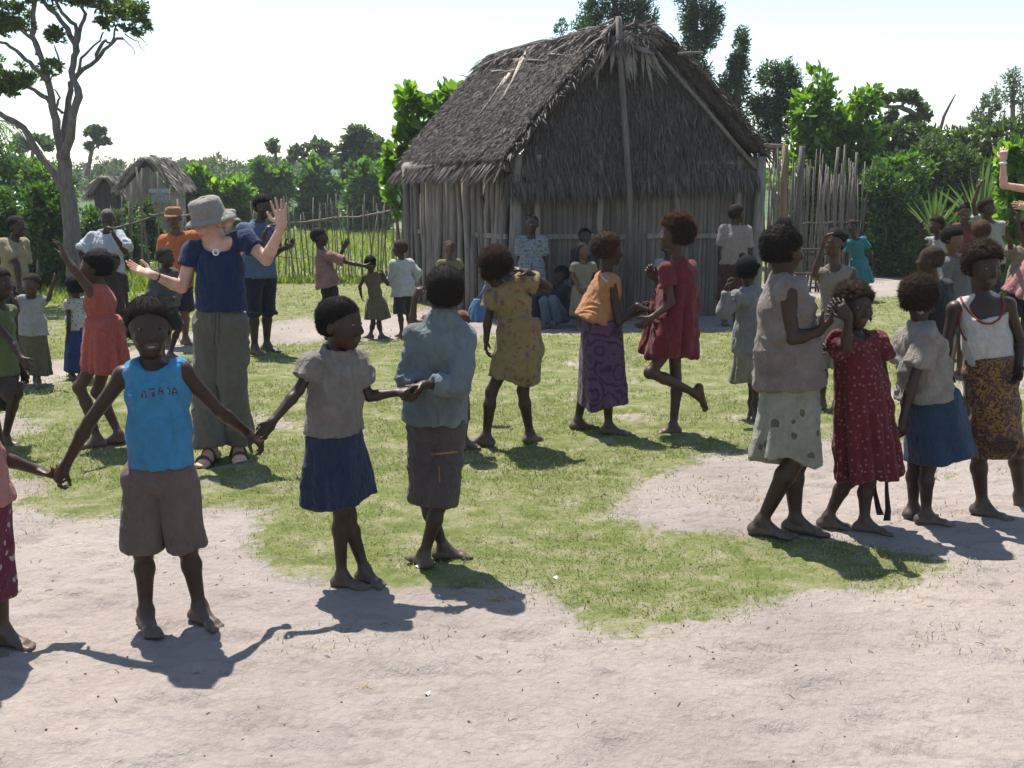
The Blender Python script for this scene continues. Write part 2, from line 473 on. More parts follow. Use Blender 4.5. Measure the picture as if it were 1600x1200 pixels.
b.box(p0 + np.array([0, 0, 1.12]), (0.16, 0.016, 0.035), np.array([en, outn, [0, 0, 1]])); hpart(b, 'wall_rail', WOOD, False)
# front wall: narrow reed boards, posts and a batten rail
fv = Bc - A_; fL = np.linalg.norm(fv); fn = fv / fL; fo = np.array([fn[1], -fn[0], 0])
x = 0.06
while x < fL - 0.05:
    w = float(rng.uniform(0.045, 0.085)); c0 = A_ + fn * (x + w / 2); hgt = 2.0
    V = []; 
    for j, z in enumerate((0, 0.7, 1.35, hgt)):
        o_ = rng.normal(0, 0.003); cw = w * 0.49
        for (sx, so) in ((-1, 0), (-0.5, 0.012), (0.5, 0.012), (1, 0), (0, -0.012)):
            V.append(c0 + fn * (sx * cw + o_) + fo * (so + rng.normal(0, 0.0015)) + np.array([0, 0, z]))
    Q = [[j * 5 + i, j * 5 + (i + 1) % 5, (j + 1) * 5 + (i + 1) % 5, (j + 1) * 5 + i] for j in range(3) for i in range(5)]
    hpart(MB().add(V, Q), 'reed_board', REED, False)
    x += w * 1.01
b = MB(); b.box(A_ + fv / 2 + np.array([0, 0, 1.0]) - fo * 0.05, (fL / 2 - 0.05, 0.008, 1.0), np.array([fn, fo, [0, 0, 1]])); hpart(b, 'inner_mat', REED)
for (fx, r) in ((0.0, 0.085), (0.09, 0.045), (0.345, 0.05), (0.655, 0.05), (0.90, 0.055), (0.99, 0.08)):
    b = MB(); wob_post(b, A_ + fn * fL * fx + fo * (0.05 + r * 0.5), 2.2, r, 0.02); hpart(b, 'wall_post', WOOD_P)
for (f0, f1, z) in ((0.10, 0.33, 1.13), (0.36, 0.46, 1.12), (0.53, 0.64, 1.125), (0.67, 0.90, 1.12)):
    p0, p1 = A_ + fn * fL * f0, A_ + fn * fL * f1
    b = MB(); b.box((p0 + p1) / 2 + fo * 0.032 + np.array([0, 0, z]), (np.linalg.norm(p1 - p0) / 2, 0.014, 0.034), np.array([fn, fo, [0, 0, 1]])); hpart(b, 'batten', WOOD, False)
# back and right walls close the box
for (p0, p1) in ((Bc, D_), (C_, D_)):
    d = p1 - p0; L_ = np.linalg.norm(d); dn = d / L_; on = np.array([dn[1], -dn[0], 0])
    x = 0
    while x < L_:
        hpart(MB().box(p0 + dn * (x + 0.12) + np.array([0, 0, 1.02]), (0.118, 0.015, 1.02), np.array([dn, on, [0, 0, 1]])), 'wall_plank', WOOD, False); x += 0.24
# roof: eaves, ridge and the two slopes as thick thatch
E1 = at(797, 258, 13.85); E2 = at(634, 268, 17.7); R1 = at(966, 62, 14.55); R2 = at(770, 104, 18.4); W1 = at(1180, 240, 14.85); W2 = W1 + (R2 - R1) + np.array([0.1, 0.1, -0.1])
THATCH = m_leaf('palm_thatch', [(0.066, 0.055, 0.048), (0.088, 0.074, 0.065), (0.112, 0.096, 0.085), (0.076, 0.064, 0.056), (0.14, 0.122, 0.108)], 0.12, 0.72, 0.2, (1.0, 0.9, 0.8))
THATCH_D = m_simple('thatch_body', (0.052, 0.044, 0.038), 0.95, 0.1, 0.5, 20, 0.8, 45)
def slab(P00, P10, P11, P01, th, n=26, m=18, sag=0.10):
    """thick uneven sheet; P00-P10 along the eave, P01-P11 along the ridge"""
    nrm_ = nrm(np.cross(P10 - P00, P01 - P00)); nrm_ = nrm_ if nrm_[2] > 0 else -nrm_
    b = MB(); V = []
    for lay in (1, 0):
        for i in range(n + 1):
            for j in range(m + 1):
                u_, v_ = i / n, j / m
                p = (P00 * (1 - u_) + P10 * u_) * (1 - v_) + (P01 * (1 - u_) + P11 * u_) * v_
                bul = math.sin(math.pi * v_) * sag * 0.4 + 0.035 * float(vnoise(np.array([[u_ * 9, v_ * 7, lay * 3]]), 5)[0])
                V.append(p + nrm_ * (bul + (th if lay else 0)))
    N = (n + 1) * (m + 1); Q = []
    for i in range(n):
        for j in range(m):
            a = i * (m + 1) + j; Q.append([a, a + m + 1, a + m + 2, a + 1]); Q.append([N + a, N + a + 1, N + a + m + 2, N + a + m + 1])
    for i in range(n):
        a = i * (m + 1); Q.append([a, N + a, N + a + m + 1, a + m + 1]); a += m; Q.append([a, a + m + 1, N + a + m + 1, N + a])
    for j in range(m):
        a = j; Q.append([a, a + 1, N + a + 1, N + a]); a = n * (m + 1) + j; Q.append([a, N + a, N + a + 1, a + 1])
    b.add(V, Q)
    return b, nrm_
def thatch_leaves(mb, P00, P10, P11, P01, nv, n, ln, wd, lift=0.25, off=0.0, spread=0.35, vpow=1.0, over=0.0):
    u_ = rng.uniform(-0.01, 1.01, n); v_ = rng.random(n) ** vpow * (1 + over) - over
    p = ((P00[None] * (1 - u_)[:, None] + P10[None] * u_[:, None]) * (1 - v_)[:, None] + (P01[None] * (1 - u_)[:, None] + P11[None] * u_[:, None]) * v_[:, None])
    p = p + nv * (off + np.sin(math.pi * np.clip(v_, 0, 1)) * 0.04 + rng.normal(0, 0.012, n))[:, None]
    dn = nrm((P00 + P10) / 2 - (P01 + P11) / 2); al = nrm(P10 - P00)
    a = rng.normal(0, spread, n)
    d = dn[None] * np.cos(a)[:, None] + al[None] * np.sin(a)[:, None] + nv[None] * rng.normal(lift * 0.4, lift, n)[:, None] * 0.6
    d /= np.linalg.norm(d, axis=1)[:, None]
    sd = np.cross(d, nv); sd /= np.linalg.norm(sd, axis=1)[:, None] + 1e-9
    tw = rng.normal(0, 0.7, n)[:, None]; sd = sd * np.cos(tw) + np.cross(d, sd) * np.sin(tw)
    l = ln * rng.uniform(0.5, 1.4, n)[:, None]; w = wd * rng.uniform(0.5, 1.4, n)[:, None]
    drop = np.array([0, 0, -1.0]) * l * 0.10
    V = np.concatenate([p - sd * w * 0.6, p + sd * w * 0.6, p + d * l * 0.55 + sd * w, p + d * l * 0.55 - sd * w, p + d * l + drop])
    i = np.arange(n)
    mb.add(V, np.stack([i, i + n, i + 2 * n, i + 3 * n], 1), np.stack([i + 3 * n, i + 2 * n, i + 4 * n], 1))
roof_b, nl = slab(E1, E2, R2, R1, 0.16)
roof_l = hpart(roof_b, 'roof_slope', THATCH_D)
R1r = at(1014, 56, 14.62); R2r = R2 + (R1r - R1)
rb2, nr_ = slab(W1, W2, R2r, R1r, 0.20, 16, 14)
roof_r = hpart(rb2, 'roof_slope', THATCH_D)
rb3, _n3 = slab(R1 - [0.05, 0, 0.03], R2 - [0.05, 0, 0.03], R2r + [0.05, 0, -0.03], R1r + [0.05, 0, -0.03], 0.14, 14, 6, 0.12)
hpart(rb3, 'ridge_thatch', THATCH_D)
tm = MB()
thatch_leaves(tm, E1, E2, R2, R1, nl, 60000, 0.095, 0.0046, 0.30, 0.165, 0.55)
thatch_leaves(tm, E1, E2, E2 + (R2 - E2) * 0.04, E1 + (R1 - E1) * 0.04, nl, 2600, 0.30, 0.012, 0.10, 0.06, 0.20)          # eave fringe
thatch_leaves(tm, E1, E1 + (E2 - E1) * 0.03, R1 + (R2 - R1) * 0.03, R1, nl, 1500, 0.24, 0.012, 0.2, 0.10, 0.7)         # verge
o = hpart(tm, 'thatch', THATCH, False, 'sunlit brown palm leaf thatch', roof_l); o['kind'] = 'stuff'
tm = MB()
thatch_leaves(tm, W1, W2, R2r, R1r, nr_, 5000, 0.16, 0.009, 0.3, 0.205, 0.4)
thatch_leaves(tm, R1r, R2r, R2, R1, np.array([0, 0, 1.0]), 3500, 0.20, 0.010, 0.45, 0.10, 1.2)
thatch_leaves(tm, R1 - [0, 0.05, 0], R1r - [0, 0.05, 0], R1r + [0, 0, 0.10], R1 + [0, 0, 0.10], np.array([0, -1.0, 0]), 900, 0.26, 0.010, 0.3, 0.05, 0.5)
thatch_leaves(tm, W1, W1 + (W2 - W1) * 0.03, R1r + (R2 - R1) * 0.03, R1r, nr_, 1500, 0.22, 0.012, 0.2, 0.12, 0.7)
thatch_leaves(tm, W1, W2, W2 + (R2r - W2) * 0.05, W1 + (R1r - W1) * 0.05, nr_, 700, 0.30, 0.012, 0.1, 0.08, 0.25)
o = hpart(tm, 'thatch', THATCH, False, None, roof_r); o['kind'] = 'stuff'
# thatched gable front, hanging over the wall head
G0 = at(786, 290, 14.02); G1 = at(1184, 272, 14.92); G2 = at(1020, 60, 14.80); G3 = at(922, 60, 14.70)
gb = MB(); nG = nrm(np.cross(G1 - G0, G3 - G0)); nG = nG if nG[1] < 0 else -nG
V = []; n_, m_ = 20, 16
for i in range(n_ + 1):
    for j in range(m_ + 1):
        u_, v_ = i / n_, j / m_
        p = (G0 * (1 - u_) + G1 * u_) * (1 - v_) + (G3 * (1 - u_) + G2 * u_) * v_
        V.append(p + nG * (0.05 * math.sin(math.pi * v_) + 0.02 * float(vnoise(np.array([[u_ * 9, v_ * 8, 3]]), 8)[0])))
Q = [[i * (m_ + 1) + j, (i + 1) * (m_ + 1) + j, (i + 1) * (m_ + 1) + j + 1, i * (m_ + 1) + j + 1] for i in range(n_) for j in range(m_)]
N = len(V); V2 = [p - nG * 0.12 for p in V]
gb.add(V + V2, Q + [[a + N for a in reversed(q)] for q in Q])
gable = hpart(gb, 'gable', THATCH_D)
tm = MB()
thatch_leaves(tm, G0, G1, G2, G3, nG, 17000, 0.15, 0.0085, 0.22, 0.015, 0.22, 1.25)
thatch_leaves(tm, G0, G1, G1 + (G2 - G1) * 0.05, G0 + (G3 - G0) * 0.05, nG, 2000, 0.24, 0.011, 0.12, 0.0, 0.15)
o = hpart(tm, 'thatch', THATCH, False, 'shaded dark thatch of the gable', gable); o['kind'] = 'stuff'
# ridge cap, loose fronds and sticks thrown over the roof, poles
LEAFP = m_wood('dry_frond', (0.17, 0.15, 0.13), (30, 30, 30))
STICKR = m_wood('roof_stick_wood', (0.27, 0.24, 0.21), (30, 30, 30))
for (pa_, pb_) in ((A_, Bc), (A_, C_)):
    b = MB(); b.tube([pa_ + [0, 0, 2.08], (pa_ + pb_) / 2 + [0, 0, 2.1], pb_ + [0, 0, 2.1]], 0.11, 8, True, 0.05, rng); hpart(b, 'wall_plate', WOOD)
b = MB(); k = np.linspace(0, 1, 12)
b.tube([R1 + (R2 - R1) * q + np.array([rng.normal(0, 0.02), 0, 0.10 + rng.normal(0, 0.02)]) for q in k], 0.13 * rng.uniform(0.8, 1.15, 12), 9, True, 0.12, rng); ridge = hpart(b, 'ridge_cap', THATCH_D)
tm = MB()
for (pa, pb, nn) in ((R1, R2, nl), (R1, R2, nr_)):
    dwn = nrm((E1 + E2) / 2 - (R1 + R2) / 2) if nn is nl else nrm((W1 + W2) / 2 - (R1 + R2) / 2)
    thatch_leaves(tm, pa + dwn * 0.25 + np.array([0, 0, 0.06]), pb + dwn * 0.25 + np.array([0, 0, 0.06]), pb + np.array([0, 0, 0.14]), pa + np.array([0, 0, 0.14]), nn, 1700, 0.34, 0.014, 0.40, 0.08, 0.45)
o = hpart(tm, 'thatch', THATCH, False, None, ridge); o['kind'] = 'stuff'
def on_roof(u, v, up=0.2):
    """point on the left slope seen at (u, v)"""
    r = ray(u, v); o_ = np.array([0, 0, CAM_H]); t_ = ((E1 - o_) @ nl) / (r @ nl)
    return o_ + r * ((E1 + nl * 0.25 - o_) @ nl) / (r @ nl)
for (pts, r) in (([(822, 84), (806, 116), (788, 150), (774, 166)], 0.026), ([(816, 90), (800, 128), (780, 158)], 0.022), ([(776, 96), (812, 93), (852, 95)], 0.022), ([(768, 112), (780, 110), (796, 111)], 0.016),
                 ([(826, 74), (818, 86), (806, 104)], 0.018), ([(796, 116), (780, 142)], 0.034), ([(790, 120), (770, 150), (754, 172), (745, 184)], 0.016), ([(856, 84), (880, 86)], 0.014)):
    b = MB(); pp = np.array([on_roof(u, v) for u, v in pts]); b.tube(pp, np.linspace(r, r * 0.55, len(pp)), 6, True, 0.2, rng); hpart(b, 'roof_stick', STICKR)
for i in range(46):                                        # broad dry leaves left loose near the ridge
    f = rng.random(); a0 = R1 + (R2 - R1) * f + np.array([0, 0, 0.16]); dr = nrm((E1 + E2) / 2 - (R1 + R2) / 2) * rng.choice([1, 1, 0.4]) + np.array([rng.normal(0, 0.5), rng.normal(0, 0.4), rng.normal(0.1, 0.3)])
    dr = nrm(dr); L_ = rng.uniform(0.2, 0.5); w = rng.uniform(0.012, 0.03); sd = nrm(np.cross(dr, nl)) * w
    st = a0 + nrm((E1 + E2) / 2 - (R1 + R2) / 2) * rng.random() * 0.7
    V = [st - sd * 0.4, st + sd * 0.4, st + dr * L_ * .5 + sd + nl * .03, st + dr * L_ * .5 - sd + nl * .03, st + dr * L_ + nl * .0]
    hpart(MB().add(V, [[0, 1, 2, 3]], [[3, 2, 4]]), 'palm_leaf', LEAFP, False)
for i in range(40):                                        # fronds hanging over the gable peak
    t_ = rng.uniform(-1, 1); st = R1 + np.array([t_ * 0.42, -0.18, -abs(t_) * 0.30 + rng.normal(0.05, 0.05)]); dr = nrm(np.array([t_ * 0.5 + rng.normal(0, 0.2), -0.2, -1 + rng.normal(0, 0.3)])); L_ = rng.uniform(0.2, 0.6); w = rng.uniform(0.012, 0.035)
    sd = nrm(np.cross(dr, np.array([rng.normal(0, .3), 1, 0]))) * w
    V = [st - sd * 0.5, st + sd * 0.5, st + dr * L_ * .5 + sd, st + dr * L_ * .5 - sd, st + dr * L_]
    hpart(MB().add(V, [[0, 1, 2, 3]], [[3, 2, 4]]), 'palm_leaf', LEAFP, False)
b = MB(); pp = [at(984, 302, 14.25), at(980, 250, 14.28), at(974, 160, 14.34), at(969, 80, 14.38), at(966, 26, 14.40)]
pp = [pp[0] * [1, 1, 0] + np.array([0.02, 0.05, 0.0])] + pp
b.tube(pp, [0.045, 0.040, 0.042, 0.046, 0.048, 0.040], 9, True, 0.05, rng); hpart(b, 'gable_pole', m_wood('gable_pole_wood', (0.13, 0.112, 0.098), (30, 30, 2.0)), True, 'tall pale pole standing up the middle of the gable')
for (a, c, r) in (((966, 30), (938, 62), 0.03), ((938, 40), (958, 30), 0.022), ((1000, 52), (1010, 66), 0.02), ((1060, 84), (1098, 82), 0.022), ((955, 60), (1015, 70), 0.03), ((940, 62), (1000, 52), 0.03)):
    b = MB(); b.tube([at(*a, 14.42), (at(*a, 14.42) + at(*c, 14.6)) / 2 + rng.normal(0, 0.01, 3), at(*c, 14.6)], [r, r * .9, r * .7], 6, True, 0.1, rng); hpart(b, 'roof_stick', LEAFP)
for (a, c) in (((1012, 66), (1180, 262)),):
    b = MB(); b.tube([at(*a, 14.55), at((a[0] + c[0]) / 2, (a[1] + c[1]) / 2 - 2, 14.2 if a[0] < 980 else 14.68), at(*c, 13.92 if a[0] < 980 else 14.8)], 0.028, 6, True, 0.1, rng); hpart(b, 'verge_pole', WOOD_P)

# ------------------------------------------------------------------ fences of sticks
STICK = m_wood('fence_stick', (0.21, 0.18, 0.15), (40, 40, 3))
STICK_L = m_wood('palisade_stick', (0.155, 0.135, 0.118), (36, 36, 2.5))
def stick_mesh(h, r, bend, sides=6, segs=5):
    k = np.linspace(0, 1, segs); ph = rng.uniform(0, 6.28)
    pts = np.column_stack([bend * np.sin(k * 2.6 + ph) * k, bend * np.cos(k * 2.1 + ph) * k, -0.1 + k * (h + 0.1)])
    b = MB().tube(pts, r * (1.1 - 0.5 * k), sides, True, 0.15, rng)
    return mesh_np('stick', np.concatenate(b.v), np.concatenate(b.q), np.concatenate(b.t))
def fence(name, label, u0, u1, row0, row1, topf, step, rad, mat, rails, group):
    p0, p1 = gnd(u0, row0), gnd(u1, row1); L_ = np.linalg.norm(p1 - p0); d = (p1 - p0) / L_
    root = empty(name, p0); tag(root, label, 'fence', group)
    n = int(L_ / step)
    for i in range(n):
        f = (i + rng.uniform(-0.3, 0.3)) / n; q = p0 + (p1 - p0) * f; h = topf(f) * rng.uniform(0.84, 1.10)
        me = stick_mesh(h, rad * rng.uniform(0.7, 1.35), rng.uniform(0.01, 0.09))
        o = link('picket', me, mat, root); o.location = tuple(q - p0 + np.array([rng.normal(0, .015), rng.normal(0, .02), 0])); o.rotation_euler = (rng.normal(0, 0.03), rng.normal(0, 0.05), rng.uniform(0, 6))
    for (fa, za, fb, zb, r) in rails:
        k = np.linspace(0, 1, 9)
        pts = [(p1 - p0) * (fa + (fb - fa) * q) + np.array([0, -0.03 + rng.normal(0, .012), za + (zb - za) * q + rng.normal(0, .015)]) for q in k]
        link('rail', (lambda b: mesh_np('rail', np.concatenate(b.v), np.concatenate(b.q), np.concatenate(b.t)))(MB().tube(pts, r * rng.uniform(0.8, 1.1, 9), 6, True, 0.1, rng)), mat, root)
    return root
fence('stick_fence', 'low fence of thin dark upright sticks left of the hut', 395, 652, 440, 441, lambda f: 1.50 + 0.14 * f, 0.066, 0.013, STICK, [(0.0, 1.08, 0.5, 1.22, 0.016), (0.35, 1.18, 0.95, 1.42, 0.017), (0.0, 0.5, 0.4, 0.47, 0.012)], 'stick fences')
fence('stick_fence', 'overgrown stick fence behind the man in white and the orange cap', 178, 330, 446, 442, lambda f: 1.55 + 0.5 * math.exp(-((f - 0.35) / 0.2) ** 2), 0.13, 0.020, STICK, [(0.0, 1.05, 0.6, 1.38, 0.022), (0.4, 1.3, 1.0, 1.34, 0.02)], 'stick fences')
pal = fence('palisade', 'tall dense palisade of grey sticks to the right of the hut', 1196, 1352, 444, 430, lambda f: 2.30 - 0.10 * f + 0.15 * math.sin(f * 17), 0.042, 0.017, STICK_L, [(0.0, 1.1, 1.0, 1.15, 0.02)], 'stick fences')
p0, p1 = gnd(1196, 444), gnd(1352, 430)
for (u, top, r) in ((1215, 226, 0.065), (1238, 228, 0.06), (1292, 230, 0.03), (1304, 226, 0.028), (1324, 238, 0.03)):
    f = (u - 1196) / 156; q = p0 + (p1 - p0) * f - np.array([0, 0.10, 0]); h = at(u, top, q[1])[2]
    b = MB(); wob_post(b, q - p0, h, r, 0.01, 6, 8); o = b.build('gate_post' if u < 1240 else 'picket', m_wood('post_brown_%d' % u, (0.19, 0.125, 0.085) if u < 1230 else (0.15, 0.13, 0.115), (30, 30, 2)), pal)
b = MB(); qa = at(1186, 227, p0[1] - 0.1) - p0; qb = at(1222, 228, p0[1] - 0.1) - p0; b.tube([qa, (qa + qb) / 2, qb], 0.04, 7); b.build('lintel', WOOD_P, pal)
# low wooden hurdle standing in front of the palisade
hr = empty('wooden_hurdle', gnd(1258, 456)); tag(hr, 'small dark wooden hurdle with short bars in front of the palisade', 'hurdle')
DARKW = m_wood('dark_wood', (0.06, 0.05, 0.045), (30, 30, 4))
for i in range(9):
    b = MB(); wob_post(b, np.array([-0.34 + i * 0.085, rng.normal(0, .01), 0]), 0.34 + (0.42 if i in (0, 8) else 0) + rng.normal(0, .02), 0.017, 0.01, 4, 6); b.build('bar', DARKW, hr)
for z in (0.08, 0.33, 0.66, 0.74):
    b = MB(); b.tube([[-0.40, -0.03, z], [0, -0.03, z + rng.normal(0, .015)], [0.40, -0.03, z + 0.01]], 0.02, 6, True, .1, rng); b.build('rail', DARKW, hr)

# ------------------------------------------------------------------ far huts
def far_hut(label, d, left, right, apex, eave_row, base_row, side_u, wallcol, back_apex, door=None):
    o0 = at((left + right) / 2, base_row, d); org = o0 * [1, 1, 0]
    root = empty('distant_hut', org); tag(root, label, 'hut', 'far huts among the shrubs')
    a0, a1, ap = at(left, eave_row, d), at(right, eave_row, d + 0.4), at(*apex, d + 0.2)
    dep = at(*back_apex, d + 3.6) - ap
    wm = m_wood('far_wall_' + str(int(d * 10)), wallcol, (8, 8, 1))
    g0, g1 = a0 * [1, 1, 0], a1 * [1, 1, 0]
    nb_ = int(np.linalg.norm(g1 - g0) / 0.16)
    for i in range(nb_):
        f0, f1 = i / nb_, (i + 0.94) / nb_
        def top(f):
            q = a0 + (a1 - a0) * f; fa = (ap - a0)[0] / (a1 - a0)[0]
            return q[2] + (ap[2] - q[2]) * (f / fa if f < fa else (1 - f) / (1 - fa)) - 0.05
        q0, q1 = g0 + (g1 - g0) * f0, g0 + (g1 - g0) * f1; y = np.array([0, 0.05, 0])
        V = [q0, q1, q1 + UPZ * top(f1), q0 + UPZ * top(f0)]; V += [v_ + y for v_ in V]
        MB().add(np.array(V) - org, [[0, 1, 2, 3], [7, 6, 5, 4], [0, 4, 5, 1], [1, 5, 6, 2], [3, 2, 6, 7], [0, 3, 7, 4]]).build('wall_board', wm, root, False)
    s0, s1 = g1, g1 + dep * [1, 1, 0]
    V = [s0, s1, s1 + UPZ * a1[2], s0 + UPZ * a1[2]]; V += [v_ - np.array([0.06, 0, 0]) for v_ in V]
    MB().add(np.array(V) - org, [[0, 1, 2, 3], [7, 6, 5, 4], [3, 2, 6, 7], [1, 5, 6, 2], [0, 3, 7, 4]]).build('side_wall', wm, root, False)
    ov = (a1 - ap) * 0.10; ov0 = (a0 - ap) * 0.10; fo_ = np.array([0, -0.12, 0])
    for (e0, x0) in ((a1 + ov, 1), (a0 + ov0, 0)):
        P00, P10, P01, P11 = e0 + fo_, e0 + dep, ap + fo_ + UPZ * 0.08, ap + dep + UPZ * 0.08
        sb, nn = slab(P00, P10, P11, P01, 0.14, 10, 8, 0.05)
        o = sb.build('roof_slope', THATCH_F, root, True, origin=org)
        tm = MB(); thatch_leaves(tm, P00, P10, P11, P01, nn, 1300, 0.32, 0.03, 0.2, 0.14, 0.3)
        q = tm.build('thatch', THATCH_FL, o, False, origin=org); q['kind'] = 'stuff'
    if door:
        (ul, ut, ur, ub) = door; c0, c1 = at(ul, ut, d - 0.02), at(ur, ub, d - 0.02)
        f = MB().box((c0 + c1) / 2 - org, ((c1[0] - c0[0]) / 2, 0.03, (c0[2] - c1[2]) / 2)).build('shutter', m_simple('far_shutter', (0.16, 0.18, 0.21)), root, False)
        MB().box([(c0[0] + c1[0]) / 2 - org[0], d - 0.06 - org[1], c0[2]], ((c1[0] - c0[0]) / 2 + 0.08, 0.03, 0.06)).build('lintel', m_simple('far_lintel', (0.25, 0.27, 0.30)), f, False)
UPZ = np.array([0, 0, 1.0])
THATCH_F = m_simple('far_thatch', (0.15, 0.13, 0.11), 0.95, 0.1, 0.4, 6)
THATCH_FL = m_leaf('far_thatch_leaf', [(0.15, 0.13, 0.11), (0.25, 0.215, 0.18), (0.32, 0.28, 0.24)], 0.1, 0.7, 0.3, (1, 0.9, 0.8))
far_hut('grey boarded hut with a thatched gable roof far behind the fence', 33.0, 196, 262, (228, 254), 290, 336, 295, (0.19, 0.165, 0.14), (258, 254), (237, 298, 262, 316))
far_hut('small dark thatched hut beside the far grey hut', 36.0, 147, 182, (164, 282), 304, 330, 202, (0.075, 0.058, 0.052), (184, 283))
# ------------------------------------------------------------------ trees, shrubs and the far wood
BARK = m_wood('bark_grey', (0.15, 0.13, 0.12), (14, 14, 3))
L_DARK = m_leaf('leaf_evergreen', [(0.026, 0.052, 0.022), (0.040, 0.075, 0.028), (0.055, 0.095, 0.038), (0.030, 0.058, 0.026)], 0.35, 0.38, 0.5)
L_GLOSS = m_leaf('leaf_glossy', [(0.035, 0.080, 0.020), (0.055, 0.115, 0.026), (0.040, 0.085, 0.022), (0.10, 0.17, 0.035)], 0.38, 0.28, 0.6)
L_BRIGHT = m_leaf('leaf_bright', [(0.075, 0.15, 0.022), (0.11, 0.21, 0.03), (0.05, 0.11, 0.02), (0.16, 0.27, 0.045)], 0.56, 0.40, 0.45, (1.5, 1.6, 0.5))
L_MID = m_leaf('leaf_mid', [(0.055, 0.12, 0.025), (0.08, 0.16, 0.03), (0.10, 0.19, 0.04), (0.045, 0.09, 0.02)], 0.42, 0.42, 0.45)
L_FAR = m_leaf('leaf_far', [(0.060, 0.085, 0.050), (0.075, 0.105, 0.058), (0.095, 0.125, 0.068), (0.050, 0.070, 0.045)], 0.30, 0.6, 0.3)  # far foliage lightened and greyed so distance haze sits in its colour
L_TREE = m_leaf('leaf_olive', [(0.035, 0.060, 0.018), (0.06, 0.095, 0.025), (0.09, 0.13, 0.03), (0.028, 0.048, 0.016)], 0.40, 0.4, 0.45)
L_AIRY = m_leaf('leaf_airy', [(0.06, 0.095, 0.025), (0.09, 0.13, 0.032), (0.12, 0.16, 0.04), (0.045, 0.07, 0.02)], 0.45, 0.45, 0.4)
def leaf_quads(mb, C, out, size, asp=0.5, up=0.25):
    """small folded leaves at points C, turned mostly outwards"""
    n = len(C)
    d = out * 0.6 + rng.normal(0, 0.65, (n, 3)) + np.array([0, 0, up]); d /= np.linalg.norm(d, axis=1)[:, None] + 1e-9
    sd = np.cross(d, rng.normal(0, 1, (n, 3))); sd /= np.linalg.norm(sd, axis=1)[:, None] + 1e-9
    nn = np.cross(d, sd)
    l = size * rng.uniform(0.55, 1.35, n)[:, None]; w = l * asp * 0.5
    i = np.arange(n)
    if size >= 0.175 and asp >= 0.45:
        V = np.concatenate([C, C + d * l * 0.30 + sd * w + nn * w * 0.3, C + d * l * 0.72 + sd * w * 0.85 + nn * w * 0.25, C + d * l - nn * w * 0.2, C + d * l * 0.72 - sd * w * 0.85 + nn * w * 0.25, C + d * l * 0.30 - sd * w + nn * w * 0.3])
        mb.add(V, np.concatenate([np.stack([i, i + n, i + 2 * n, i + 3 * n], 1), np.stack([i, i + 3 * n, i + 4 * n, i + 5 * n], 1)]))
        return
    V = np.concatenate([C, C + d * l * 0.45 + sd * w + nn * w * 0.3, C + d * l, C + d * l * 0.45 - sd * w + nn * w * 0.3])
    mb.add(V, np.stack([i, i + n, i + 2 * n, i + 3 * n], 1))
def cloud(mb, c, r, n, size, clumps=14, asp=0.5, tight=0.34):
    """a crown lobe: clumps spread unevenly over an ellipsoid, leaves spread through each clump"""
    r = np.asarray(r, float)
    k = rng.normal(0, 1, (clumps, 3)); k /= np.linalg.norm(k, axis=1)[:, None]
    cc = np.asarray(c) + k * r * (rng.random(clumps) ** 0.45)[:, None] * 0.85
    cr = tight * rng.uniform(0.6, 1.25, clumps)
    w = cr ** 2; pick = rng.choice(clumps, n, p=w / w.sum())
    q = rng.normal(0, 1, (n, 3)); q /= np.linalg.norm(q, axis=1)[:, None]
    p = cc[pick] + q * r * (cr[pick] * rng.random(n) ** 0.5)[:, None]
    p = p[p[:, 2] > 0.02]
    o = p - np.asarray(c); o /= np.linalg.norm(o, axis=1)[:, None] + 1e-9
    leaf_quads(mb, p, o, size, asp)
